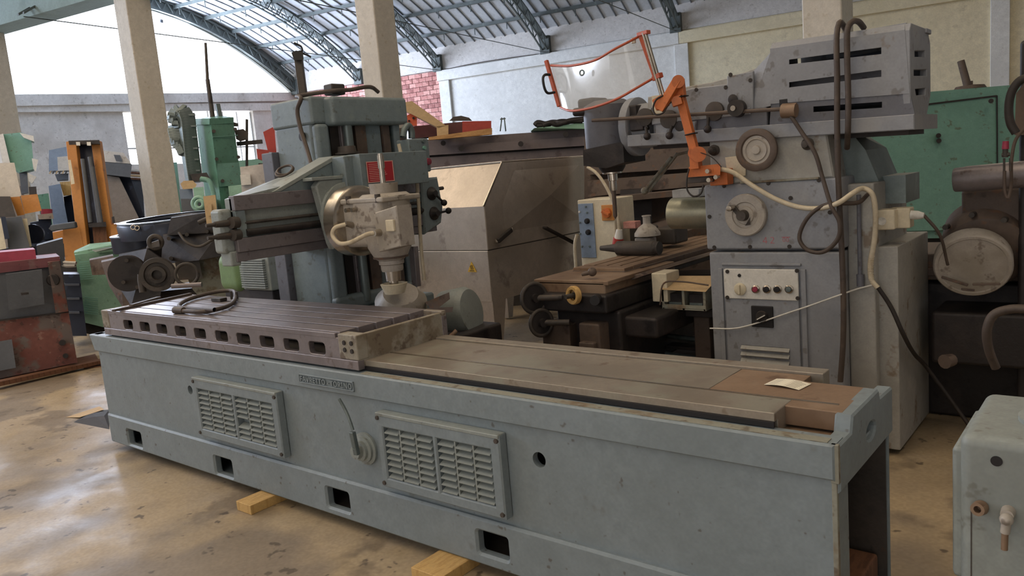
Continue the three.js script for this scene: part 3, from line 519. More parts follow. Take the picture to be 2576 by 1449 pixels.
  part(t, 'gland', cy(V3(-3.41, 1.385, -2.79), V3(-3.41, 1.4, -2.74), .018, .015, 12), mat.bright);
  part(t, 'flexible_conduit', tube([V3(-3.41, 1.395, -2.745), V3(-3.45, 1.38, -2.7), V3(-3.465, 1.345, -2.69), V3(-3.42, 1.3, -2.69), V3(-3.33, 1.3, -2.69), V3(-3.24, 1.325, -2.69), V3(hx + .1, 1.345, -2.7), V3(hx + .125, 1.345, -2.73)], .012, 8, 60), mat.conduit);
  for (const [y, z, x] of [[1.47, -2.775, -3.4], [1.47, -2.775, -3.35]]) part(t, 'stud', cy(V3(x, y, z), V3(x, y, z + .03), .012, .012, 8), mat.bright);

  // far end of the arm: gearbox with ball levers, red instruction sign, push-button box
  const GX = AX, gp = (px, py) => onX(px, py, GX);
  { const a = gp(1056, 452), b = gp(1098, 445), c = gp(1112, 520), d = gp(1108, 560), e = gp(1066, 590);
    part(t, 'gearbox', [prism([[a.z, a.y], [b.z, b.y], [c.z, c.y], [d.z, d.y], [e.z, e.y]].map(([z, y]) => [z, y]), 'x', GX - .2, GX + .014, .01), bx(GX - .15, GX - .02, 1.42, 1.52, a.z - .02, a.z + .35, .005)], mat.column); }
  for (const [p, q] of [[[1082, 487], [1117, 510]], [[1088, 537], [1128, 530]]]) {
    const P = gp(...p), Q = onX(...q, GX + .05); part(t, 'lever_hub', turned([[0, 0], [.045, 0], [.045, .02], [.03, .03], [.02, .055], [0, .056]], P, V3(1, 0, 0), 20), mat.ironDark);
    part(t, 'ball_lever', [cy(P.clone().setX(GX + .04), Q, .009, .007, 8), ball(Q, .022)], mat.black);
  }
  part(t, 'stub_shaft', cy(gp(1100, 475), gp(1114, 473), .012, .012, 10), mat.iron);
  const SX = AX + .168, s0 = onX(920, 407, SX), s1 = onX(993, 455, SX);
  part(t, 'backplate', [bx(AX - .02, SX - .004, 1.58, 1.78, s1.z - .3, s0.z + .04, .005)], mat.column);
  const cv = document.createElement('canvas'); cv.width = 128; cv.height = 100; const g = cv.getContext('2d'); g.fillStyle = '#a8242c'; g.fillRect(0, 0, 128, 100); g.fillStyle = '#e3c2b4'; g.strokeStyle = '#d9a89c'; g.lineWidth = 4; g.strokeRect(2, 2, 124, 96);
  for (let i = 0; i < 10; i++) g.fillRect(10, 12 + i * 8.4, 60 + (i * 29) % 25, 2.2); const tx = new THREE.CanvasTexture(cv); tx.colorSpace = THREE.SRGBColorSpace;
  const sg = new THREE.PlaneGeometry(Math.abs(s1.z - s0.z), Math.abs(s0.y - s1.y)); sg.rotateY(Math.PI / 2).translate(SX + .001, (s0.y + s1.y) / 2, (s0.z + s1.z) / 2);
  part(t, 'instruction_sign', sg, new THREE.MeshStandardMaterial({ map: tx, roughness: .4 }), 'red instruction sign with pale print');
  const b0 = onX(1022, 350, AX), b1 = onX(1080, 424, AX);
  const box = part(t, 'push_button_box', [bx(AX - .1, AX + .02, b1.y - .02, b0.y, b1.z, b0.z, .01)], mat.column);
  for (const [px, py, m] of [[1063, 355, 'zinc'], [1066, 372, 'green'], [1064, 385, 'zinc'], [1067, 397, 'green']]) { const q = onX(px, py, AX + .02); part(box, 'button', cy(q, q.clone().add(V3(.015, 0, 0)), .013, .012, 12), mat[m]); }
  { const q = onX(1072, 407, AX + .02); part(box, 'stop_button', turned([[0, 0], [.012, 0], [.014, .015], [.024, .018], [.022, .03], [0, .034]], q, V3(1, 0, .0), 16), mat.crimson); }
  part(t, 'box_post', [bar(onX(1012, 322, AX - .05), onX(1020, 440, AX - .05), .03, .03)], mat.brown);
  part(t, 'pipe_elbow', [tube([onX(1014, 345, AX - .02), onX(1018, 325, AX - .02), onX(1028, 316, AX - .02), onX(1035, 330, AX - .02), onX(1036, 348, AX - .02)], .022, 10)], mat.zinc);
  part(t, 'pendant_cable', tube([onX(1003, 362, AX + .03), onX(1012, 395, AX + .04), onX(1030, 425, AX + .05), onX(1046, 450, AX + .06), onX(1052, 500, AX + .06), onX(1056, 570, AX + .06), onX(1062, 650, AX + .06), onX(1068, 705, AX + .06)], .012, 7), mat.conduit);
  part(t, 'rear_post', [bar(onX(1040, 620, AX - .1), onX(1048, 720, AX - .1), .05, .04)], mat.steel);
  // cables over the column
  part(t, 'power_cable', tube([onZ(783, 415, -3.0), onZ(772, 375, -3.04), onZ(755, 320, -3.06), onZ(748, 275, -3.07), onZ(757, 250, -3.08), V3(-4.3, 2.2, -3.2), onX(842, 228, -4.1), onX(880, 226, -4.1), onX(920, 219, -4.1), onX(940, 222, -4.15), onX(952, 232, -4.15)], .014, 8), mat.cable, 'dark rubber power cable');
  // motor under the arm
  const m0 = onZ(565, 650, -2.9), m1 = onZ(605, 718, -2.9);
}
{ // louvred motor beyond the arm
  const t = thing('electric_motor', 'pale green electric motor with a slatted grille under the cross arm', 'motor', V3(-5.3, 0, -3.3));
  const z = -3.2, a = onZ(602, 648, z), b = onZ(668, 640, z), c = onZ(610, 722, z);
  part(t, 'body', [bx(a.x - .32, a.x, c.y - .05, a.y + .03, z - .35, z + .02, .08)], mat.leaf);
  part(t, 'terminal_box', [bx(a.x, b.x + .02, c.y - .02, a.y + .02, z - .3, z, .01)], mat.columnPale);
  part(t, 'foot', [bx(a.x - .3, b.x, 0, c.y - .02, z - .3, z - .02, .01)], mat.ironDark);
  const sl = bx(-(b.x - a.x) / 2 + .02, (b.x - a.x) / 2 - .02, -.006, .006, -.012, .012, .002);
  for (let i = 0; i < 13; i++) piece(t, 'slat', sl, mat.columnPale, V3((a.x + b.x) / 2, c.y + .005 + i * (a.y - c.y - .02) / 12, z + .012));
}
// ---------- ram milling machine on the right ----------
const MZ = -4.0;
const mz = (px, py, z = MZ) => { const p = onZ(px, py, z); return [p.x, p.y]; };
{
  const t = thing('ram_mill', 'tall grey ram milling machine with slotted motor hood, handwheels and white switch panel', 'milling machine', V3(-1.5, 0, -4.5));
  const L = -1.89, R = -1.185, T0 = 1.085;
  const screw = turned([[0, 0], [.011, 0], [.011, .004], [.006, .005], [0, .002]], V3(0, 0, 0), V3(0, 0, 1), 8);
  part(t, 'lower_cabinet', [bx(L, R, .02, T0 - .012, -4.7, MZ, .012)], mat.mill);
  // raised surround, door, louvres
  part(t, 'surround', [bx(-1.815, -1.385, 1.0, 1.016, MZ - .01, MZ + .012, .006)], mat.mill);
  const door = part(t, 'door', [prism(rect(-1.8, -1.4, .12, .97), 'z', MZ - .01, MZ + .014, .003, [0, 1, 2].map((i) => { const p = onZ(1927, 873 + i * 16, MZ); return rect(p.x - .13, p.x + .13, p.y - .012, p.y + .004); }))], mat.mill);
  for (let i = 0; i < 3; i++) { const p = onZ(1927, 873 + i * 16, MZ); part(door, 'louvre', [prism([[MZ + .011, p.y + .005], [MZ + .03, p.y - .012], [MZ + .026, p.y - .016], [MZ + .01, p.y + .0]], 'x', p.x - .132, p.x + .132)], mat.millPale); }
  for (const x of [-1.838, -1.388]) part(t, 'door_jamb', [bx(x, x + .026, .05, .985, MZ - .004, MZ + .013, .003)], mat.mill);
  const sp = part(t, 'switch_panel', [prism(rrect(-1.8, -1.397, .822, .985, .012, 3), 'z', MZ + .011, MZ + .022, .003)], mat.white, 'white switch panel');
  for (const [px, py] of [[1830, 683], [2005, 681], [1830, 748], [2007, 750]]) piece(sp, 'screw', screw, mat.iron, onZ(px, py, MZ + .022));
  { const p = onZ(1863, 727, MZ + .022); part(sp, 'selector_knob', [turned([[0, 0], [.032, 0], [.034, .008], [.026, .014], [0, .015]], p, V3(0, 0, 1), 24), bc(p.clone().add(V3(0, 0, .02)), .012, .05, .016, .003)], mat.ivory); }
  for (const [px, m] of [[1902, 'crimson'], [1930, 'black'], [1957, 'black'], [1986, 'zinc']]) { const p = onZ(px, 727, MZ + .022); const b = part(sp, 'push_button', turned([[0, 0], [.021, 0], [.022, .01], [.016, .013], [.015, .008], [0, .008]], p, V3(0, 0, 1), 20), mat.bright); part(b, 'button_cap', turned([[0, .004], [.014, .004], [.014, .02], [0, .022]], p, V3(0, 0, 1), 16), mat[m]); }
  { const p = onZ(1860, 693, MZ + .022); part(sp, 'lamp', turned([[0, 0], [.01, 0], [.008, .006], [0, .007]], p, V3(0, 0, 1), 12), mat.black); }
  { const p = onZ(1921, 795, MZ); const b = part(t, 'main_switch', [bc(p.clone().add(V3(0, 0, .014)), .118, .115, .02, .004)], mat.black); part(b, 'rotary_handle', [cy(p.clone().add(V3(0, 0, .022)), p.clone().add(V3(0, 0, .034)), .035, .03, 20), bar(p.clone().add(V3(-.028, -.02, .036)), p.clone().add(V3(.028, .018, .036)), .016, .014, V3(0, 0, 1))], mat.rubber); part(b, 'pointer', bar(p.clone().add(V3(-.02, -.012, .045)), p.clone().add(V3(.025, .014, .045)), .006, .004, V3(0, 0, 1)), mat.white); }
  // gear casing over the cabinet
  part(t, 'shadow_joint', [bx(L + .01, R - .03, T0 - .016, T0 + .004, -4.68, MZ - .08, 0)], mat.mill);
  part(t, 'gear_casing', [bx(L - .01, R + .01, T0 + .002, 1.44, -4.72, MZ + .002, .012)], mat.mill);
  for (const [px, py] of [[1933, 461], [2060, 453], [1785, 545], [1797, 622], [1887, 621], [1986, 620], [2088, 534], [1989, 498], [1822, 468]]) piece(t, 'screw', screw, mat.iron, onZ(px, py, MZ + .003));
  part(t, 'rust_seam', [bx(L + .2, R - .1, 1.437, 1.448, MZ - .05, MZ + .012, .003)], mat.bedEdge);
  const hw = onZ(1880, 540, MZ); // crank disc
  part(t, 'hand_disc', [turned([[0, .0], [.112, 0], [.112, .03], [.106, .036], [.07, .036], [.066, .03], [.05, .03], [.046, .036], [0, .036]], hw, V3(0, 0, 1), 44)], mat.head);
  part(t, 'crank', [cy(hw.clone().add(V3(-.005, .0, .036)), hw.clone().add(V3(-.005, .0, .075)), .03, .026, 20), bar(hw.clone().add(V3(.005, -.02, .065)), hw.clone().add(V3(-.048, .047, .065)), .026, .014, V3(0, 0, 1))], mat.iron);
  { const p = hw.clone().add(V3(-.048, .045, .07)); part(t, 'crank_grip', [turned([[0, 0], [.014, 0], [.017, .03], [.014, .055], [0, .058]], p, V3(0, 0, 1), 16)], mat.bright); }
  part(t, 'chip_marks', [hull([hw.clone().add(V3(.03, -.01, .036)), hw.clone().add(V3(.03, -.05, .036)), hw.clone().add(V3(.0, -.055, .036)), hw.clone().add(V3(.02, -.03, .04))])], mat.iron);
  // pale slide housing with the big wheel
  part(t, 'slide_housing', [prism([[-1.86, 1.44], [-1.215, 1.44], [-1.245, 1.66], [-1.86, 1.69]], 'z', -4.65, MZ - .005, .008)], mat.millPale);
  const wl = onZ(1906, 377, MZ + .05);
  part(t, 'handwheel', [turned([[.07, .0], [.1, 0], [.108, .006], [.108, .024], [.1, .03], [.078, .03], [.074, .022], [.07, .018]], wl, V3(0, 0, 1), 48)], mat.brown);
  part(t, 'wheel_disc', [turned([[0, .004], [.074, .004], [.074, .02], [.06, .02], [.055, .026], [.05, .02], [.024, .018], [.02, .028], [0, .03]], wl, V3(0, 0, 1), 44), cy(wl.clone().setZ(MZ), wl, .03)], mat.head);
  for (const [px, py, r] of [[1798, 378, .035], [2033, 362, .036]]) { const p = onZ(px, py, MZ); part(t, 'knob', turned([[0, 0], [r * .8, 0], [r * .85, .012], [r * .55, .02], [r * .6, .04], [r * .45, .055], [0, .06]], p, V3(0, 0, 1), 20), mat.iron); }
  { const a = [[1825, 396], [1858, 392], [1878, 416], [1877, 442], [1832, 446]].map(([x, y]) => mz(x, y)); part(t, 'data_plate', [prism(a, 'z', MZ, MZ + .008, .002)], mat.ivory); }
  // flank behind the casing and rear box
  part(t, 'flank', [bx(R, R + .13, .03, 1.4, -4.75, -4.09, .01)], mat.millPale);
  part(t, 'flank_pipe', [cy(onZ(2164, 720, -4.07), onZ(2160, 490, -4.07), .01), cy(onZ(2165, 720, -4.07), onZ(2164, 690, -4.07), .018)], mat.millDark);
  part(t, 'motor_casting', [hull([[-1.22, 1.4, -4.2], [-1.06, 1.4, -4.2], [-1.12, 1.56, -4.2], [-1.19, 1.66, -4.2], [-1.25, 1.66, -4.2], [-1.22, 1.4, -4.6], [-1.06, 1.4, -4.6], [-1.12, 1.56, -4.6], [-1.25, 1.66, -4.6]]), hull([[-1.15, 1.28, -4.3], [-.96, 1.28, -4.3], [-.96, 1.42, -4.3], [-1.15, 1.42, -4.3], [-1.15, 1.28, -4.6], [-.96, 1.28, -4.6], [-.96, 1.42, -4.6], [-1.15, 1.42, -4.6]])], mat.zinc);
  part(t, 'rear_cabinet', [bx(-1.14, -.965, .03, 1.08, -4.82, -4.15, .006)], mat.millPale);
  { const a = onZ(2203, 515, -4.28), b = onZ(2222, 500, -4.28); part(t, 'warning_tag', [prism([[a.x - .005, a.y - .05], [b.x - .0, b.y - .055], [b.x + .004, b.y + .02], [a.x, a.y + .0]].map(([x, y]) => [x, y]), 'z', -4.28, -4.27)], mat.amber); }
  // ram body
  part(t, 'ram', [bx(-2.19, -1.535, 1.7, 1.82, -4.5, MZ, .008)], mat.millDark);
  part(t, 'ram_flange', [prism([[-2.35, 1.686], [-.85, 1.636], [-.85, 1.706], [-2.35, 1.752]], 'z', -4.48, MZ + .02, .004)], mat.mill);
  part(t, 'ram_bed', [prism([[-2.25, 1.66], [-.9, 1.615], [-.9, 1.65], [-2.25, 1.695]], 'z', -4.42, -4.1)], mat.ironDark);
  part(t, 'ram_cover', [prism([[-2.195, 1.81], [-1.735, 1.805], [-1.735, 1.96], [-1.95, 1.965], [-2.19, 1.935]], 'z', -4.45, MZ - .01, .006)], mat.mill);
  part(t, 'ram_back', [prism([[-2.25, 1.81], [-1.5, 1.8], [-1.5, 2.04], [-1.62, 2.02], [-1.72, 2.0], [-1.85, 1.985], [-2.0, 1.98], [-2.12, 1.955], [-2.24, 1.955]], 'z', -4.5, MZ - .05, .004)], mat.millPale);
  part(t, 'side_plate', [prism([[-1.742, 1.81], [-1.605, 1.8], [-1.598, 2.003], [-1.738, 1.998]], 'z', MZ - .015, MZ + .006, .003)], mat.mill);
  for (const [px, py] of [[1838, 188], [1888, 202], [1826, 220], [1752, 226], [1688, 225]]) piece(t, 'screw', screw, mat.iron, onZ(px, py, MZ + .006));
  part(t, 'step_strip', [prism([[-2.19, 1.795], [-1.62, 1.79], [-1.62, 1.825], [-2.19, 1.83]], 'z', MZ - .01, MZ + .012, .003)], mat.mill);
  part(t, 'gear_lever_plate', [prism([[-2.18, 1.715], [-1.93, 1.712], [-1.92, 1.79], [-2.17, 1.795]], 'z', MZ, MZ + .01, .008)], mat.mill);
  for (const [px, py] of [[1800, 280], [1625, 295], [1685, 300]]) { const p = onZ(px, py, MZ); part(t, 'dial', turned([[0, 0], [.05, 0], [.05, .02], [.03, .024], [0, .026]], p, V3(0, 0, 1), 24), mat.iron); }
  for (const [a, b] of [[[1625, 322], [1628, 343]], [[1690, 318], [1684, 341]], [[1782, 296], [1780, 325]]]) { const p = onZ(...a, MZ + .02), q = onZ(...b, MZ + .05); part(t, 'gear_lever', [cy(p.clone().setZ(MZ), p, .012), cy(p, q, .009, .008, 8), ball(q, .021)], mat.ironDark); }
  { const p = onZ(1712, 317, MZ); part(t, 'eye', turned([[0, 0], [.03, 0], [.028, .015], [0, .016]], p, V3(0, 0, 1)), mat.ironDark); }
  { const p = onZ(1660, 262, MZ); part(t, 'rating_plate', bc(p.add(V3(-.01, 0, -.004)), .08, .1, .006, .001), mat.ivory); }
  // feed rod along the ram
  part(t, 'feed_rod', [cy(onZ(1490, 303, MZ + .06), onZ(1975, 274, MZ + .06), .01, .01, 10)], mat.brown);
  { const p = onZ(1862, 272, MZ + .03), q = onZ(1847, 250, MZ); part(t, 'rod_collar', [cy(p.clone().add(V3(-.02, 0, 0)).setZ(MZ), p.clone().setZ(MZ + .09), .045, .042, 24)], mat.rubber); part(t, 'rod_knob', turned([[0, 0], [.02, 0], [.026, .02], [0, .03]], q, V3(0, 0, 1), 14), mat.ironDark);
    part(t, 'rod_cap', cy(p.clone().add(V3(-.01, 0, .055)), p.clone().add(V3(-.01, 0, .07)), .016, .014, 12), mat.bright); }
  { const p = onZ(1988, 278, MZ + .06); part(t, 'rod_nut', [cy(p.clone().add(V3(-.04, .002, 0)), p.clone().add(V3(.03, -.002, 0)), .036, .036, 8)], mat.wayRust); }
  // motor hood: slotted front, bevelled top, underside band toned dark for shade, three-slot end
  const hd = part(t, 'motor_hood', [prism([[-1.515, 1.83], [-.872, 1.8], [-.89, 2.084], [-1.508, 2.1]], 'z', MZ - .008, MZ, 0, [[[1985, 150], [2217, 119], [2217, 136], [1985, 162]], [[1985, 207], [2217, 176], [2217, 193], [1985, 220]]].map((q) => q.map(([x, y]) => mz(x, y)))),
    hull([[-1.508, 2.1, MZ], [-.89, 2.084, MZ], [-1.508, 2.13, MZ - .03], [-.897, 2.113, MZ - .03], [-.897, 2.1, MZ - .04], [-1.508, 2.11, MZ - .04]]), bx(-1.508, -.89, 2.1, 2.118, -4.45, MZ - .03, .002)], mat.mill);
  const lowSlot = [[2045, 268], [2218, 256], [2218, 271], [2045, 282]].map(([x, y]) => mz(x, y));
  part(hd, 'hood_apron', [prism([[-1.53, 1.7], [-.85, 1.69], [-.872, 1.803], [-1.515, 1.833]], 'z', MZ - .016, MZ - .006, 0, [lowSlot])], mat.millDark);  // flat plate, its darker grey paints in the shade below the fold
  part(hd, 'hood_end', [prism([[MZ - .012, 1.7], [MZ - .0015, 1.8], [MZ - .0015, 2.08], [MZ - .03, 2.113], [-4.36, 2.113], [-4.42, 2.05], [-4.42, 1.8], [-4.32, 1.69]], 'x', -.902, -.869, .003, [[[2299, 128], [2326, 128], [2326, 144], [2299, 143]], [[2297, 176], [2330, 175], [2330, 191], [2297, 191]], [[2300, 224], [2327, 222], [2326, 238], [2303, 240]]].map((q) => q.map(([x, y]) => { const p = onX(x, y, -.872); return [p.z, p.y]; })))], mat.mill);
  part(hd, 'hood_back', [bx(-1.5, -.9, 1.72, 2.11, -4.44, -4.42, 0)], mat.mill);
  part(hd, 'hood_motor', [cy(V3(-1.45, 1.9, -4.24), V3(-1.0, 1.9, -4.24), .13, .13, 20)], mat.millDark);
  part(hd, 'hood_rim', [bx(-.885, -.86, 2.09, 2.112, -4.4, -4.3, .003)], mat.mill);
  part(t, 'hood_taper', [hull([[-1.515, 1.82, MZ], [-1.508, 2.08, MZ], [-1.62, 2.0, MZ - .035], [-1.62, 1.81, MZ - .005], [-1.51, 2.1, -4.4], [-1.62, 2.0, -4.4], [-1.51, 1.8, -4.4], [-1.62, 1.8, -4.4]])], mat.mill);
  part(t, 'hood_window', bx(-1.47, -1.43, 1.81, 1.845, MZ - .004, MZ + .002, 0), mat.black);
  // spindle head at the tip of the ram
  const hx = -2.56, hz = -4.14;
  part(t, 'head_body', [turned([[0, 0], [.1, 0], [.135, .03], [.15, .09], [.152, .33], [.1, .36], [0, .37]], V3(hx, 1.615, hz), UPV, 40)], mat.millDark);
  part(t, 'head_flange', [turned([[0, 0], [.165, 0], [.17, .008], [.17, .05], [.16, .055], [0, .056]], V3(-2.4, 1.8, hz), V3(1, 0, 0), 40), turned([[0, 0], [.13, 0], [.13, .12], [0, .12]], V3(-2.34, 1.8, hz), V3(1, 0, 0), 30)], mat.mill);
  part(t, 'head_block', [hull([[hx - .1, 1.6, MZ + .02], [hx + .17, 1.6, MZ + .0], [hx + .17, 1.72, MZ + .0], [hx - .09, 1.695, MZ + .03], [hx - .1, 1.6, -4.25], [hx + .17, 1.6, -4.25], [hx + .17, 1.72, -4.25], [hx + .05, 1.575, MZ + .01]])], mat.ironDark);
  part(t, 'head_clamp', [bx(-2.33, -2.24, 1.77, 1.86, MZ - .04, MZ + .02, .01), bx(-2.36, -2.3, 1.72, 1.92, -4.2, -4.02, .01)], mat.ironDark);
  part(t, 'spindle_nose', [turned([[0, 0], [.06, 0], [.08, .03], [.09, .07], [0, .07]], V3(hx, 1.545, hz), UPV, 28)], mat.ironDark);
  part(t, 'nose_ring', [turned([[.05, 0], [.062, .002], [.062, .012], [.05, .014]], V3(hx, 1.538, hz), UPV, 28)], mat.bright);
  part(t, 'collet', [turned([[0, 0], [.022, 0], [.024, .02], [.024, .06], [.03, .062], [.03, .105], [0, .105]], V3(hx, 1.435, hz), UPV, 20)], mat.bright);
  part(t, 'drill_bit', [turned([[0, -.02], [.013, 0], [.013, .16], [0, .16]], V3(hx, 1.28, hz), UPV, 12)], mat.brown);
  part(t, 'head_cap', [bx(hx - .16, hx - .04, 1.94, 2.0, hz - .08, hz + .1, .02), bx(hx - .19, hx + .02, 1.9, 1.95, hz - .06, hz + .12, .02)], mat.ironDark);
  // chalked figures on the casing
  const cv = document.createElement('canvas'); cv.width = 256; cv.height = 96; const g = cv.getContext('2d'); g.font = '64px sans-serif'; g.fillStyle = 'rgba(200,110,120,.62)'; g.fillText('4 2', 10, 74); g.font = '44px sans-serif'; g.fillText('00', 150, 64); g.fillRect(146, 28, 60, 5);
  const tx = new THREE.CanvasTexture(cv); tx.colorSpace = THREE.SRGBColorSpace; const q = onZ(1960, 603, MZ + .004), pg = new THREE.PlaneGeometry(.19, .07).translate(q.x, q.y, q.z);
  part(t, 'chalk_figures', pg, new THREE.MeshStandardMaterial({ map: tx, transparent: true, roughness: .9 }));
}
// cables on the mill
single('power_cable', 'thick dark cable hanging from the hood top straight down the cabinet', 'cable', tube([onZ(2130, 78, -4.1), onZ(2120, 62, -4.05), onZ(2111, 58, -3.97), onZ(2105, 85, -3.94), onZ(2106, 200, -3.94), onZ(2106, 330, -3.94), onZ(2110, 480, -3.95), onZ(2118, 640, -3.95), onZ(2122, 760, -3.95), onZ(2121, 860, -3.95), onZ(2114, 960, -3.95)], .014, 8), mat.cable);
single('power_cable', 'second dark cable arching over the hood top into the casting', 'cable', tube([onZ(2173, 70, -4.12), onZ(2160, 55, -4.05), onZ(2145, 54, -3.98), onZ(2133, 70, -3.94), onZ(2131, 130, -3.94), onZ(2134, 250, -3.94), onZ(2133, 330, -3.95), onZ(2131, 372, -4.05)], .014, 8), mat.cable);
single('power_cable', 'dark cable from the rod nut hanging in a loop across the casing', 'cable', tube([onZ(1990, 292, -3.93), onZ(2015, 330, -3.93), onZ(2050, 385, -3.92), onZ(2070, 450, -3.92), onZ(2092, 520, -3.9), onZ(2112, 560, -3.9), onZ(2108, 600, -3.91), onZ(2070, 634, -3.92), onZ(2030, 628, -3.93), onZ(2011, 600, -3.93), onZ(2030, 550, -3.93), onZ(2070, 518, -3.93), onZ(2110, 512, -3.92), onZ(2160, 509, -3.98), onZ(2182, 490, -4.05)], .0105, 8), mat.cable);
single('corrugated_conduit', 'cream corrugated conduit drooping from the orange arm base across the casing', 'conduit', [tube([onZ(1800, 424, -3.9), onZ(1840, 432, -3.9), onZ(1890, 465, -3.91), onZ(1950, 500, -3.93), onZ(2010, 521, -3.94), onZ(2060, 524, -3.94), onZ(2110, 510, -3.9), onZ(2145, 486, -3.93), onZ(2172, 474, -4.0), onZ(2192, 485, -4.0), onZ(2202, 530, -4.02), onZ(2200, 600, -4.05), onZ(2189, 670, -4.06), onZ(2193, 705, -4.06), onZ(2208, 724, -4.06)], .0125, 8, 120), ...Array.from({ length: 16 }, (_, i) => ring(onZ(2190 + .4 * (i - 8) ** 2 / 8, 645 + i * 4, -4.06), UPV, .0125, .002, 10))], mat.conduit);
single('power_cable', 'black cable dropping from the end of the cream conduit to the floor', 'cable', tube([onZ(2208, 722, -4.08), onZ(2240, 770, -4.1), onZ(2272, 840, -4.12), onZ(2300, 890, -4.3), onZ(2332, 925, -4.5), V3(-.66, .012, -4.5)], .011, 8), mat.rubber);
single('thin_wire', 'thin white wire strung across the front of the mill cabinet', 'wire', tube([onZ(1786, 826, -3.98), onZ(1850, 826, -3.97), onZ(1920, 808, -3.97), onZ(1980, 788, -3.97), onZ(2040, 768, -3.97), onZ(2110, 743, -3.93), onZ(2160, 726, -4.05), onZ(2196, 717, -4.06)], .0045, 6), mat.white);
{
  const t = thing('socket_box', 'cream socket box with a grey plug standing on the rear cabinet', 'socket box', onZ(2236, 572, -4.2));
  const p = onZ(2232, 551, -4.2);
  part(t, 'box', bc(p, .09, .1, .1, .008), mat.ivory); part(t, 'lid', bc(p.clone().add(V3(.05, 0, -.06)), .1, .1, .09, .006), mat.ivory);
  { const q = p.clone().add(V3(-.012, -.005, .05)); part(t, 'outlet', turned([[0, 0], [.02, 0], [.02, .004], [.016, .001], [0, .001]], q, V3(0, 0, 1), 20), mat.white); }
  part(t, 'plug', [turned([[0, 0], [.022, 0], [.022, .03], [.014, .06], [0, .062]], p.clone().add(V3(.1, .015, -.03)), V3(1, -.1, 0), 14)], mat.white);
  part(t, 'lead', tube([p.clone().add(V3(.16, .01, -.03)), p.clone().add(V3(.22, -.08, -.05)), p.clone().add(V3(.24, -.25, -.15))], .008, 6), mat.cable);
}
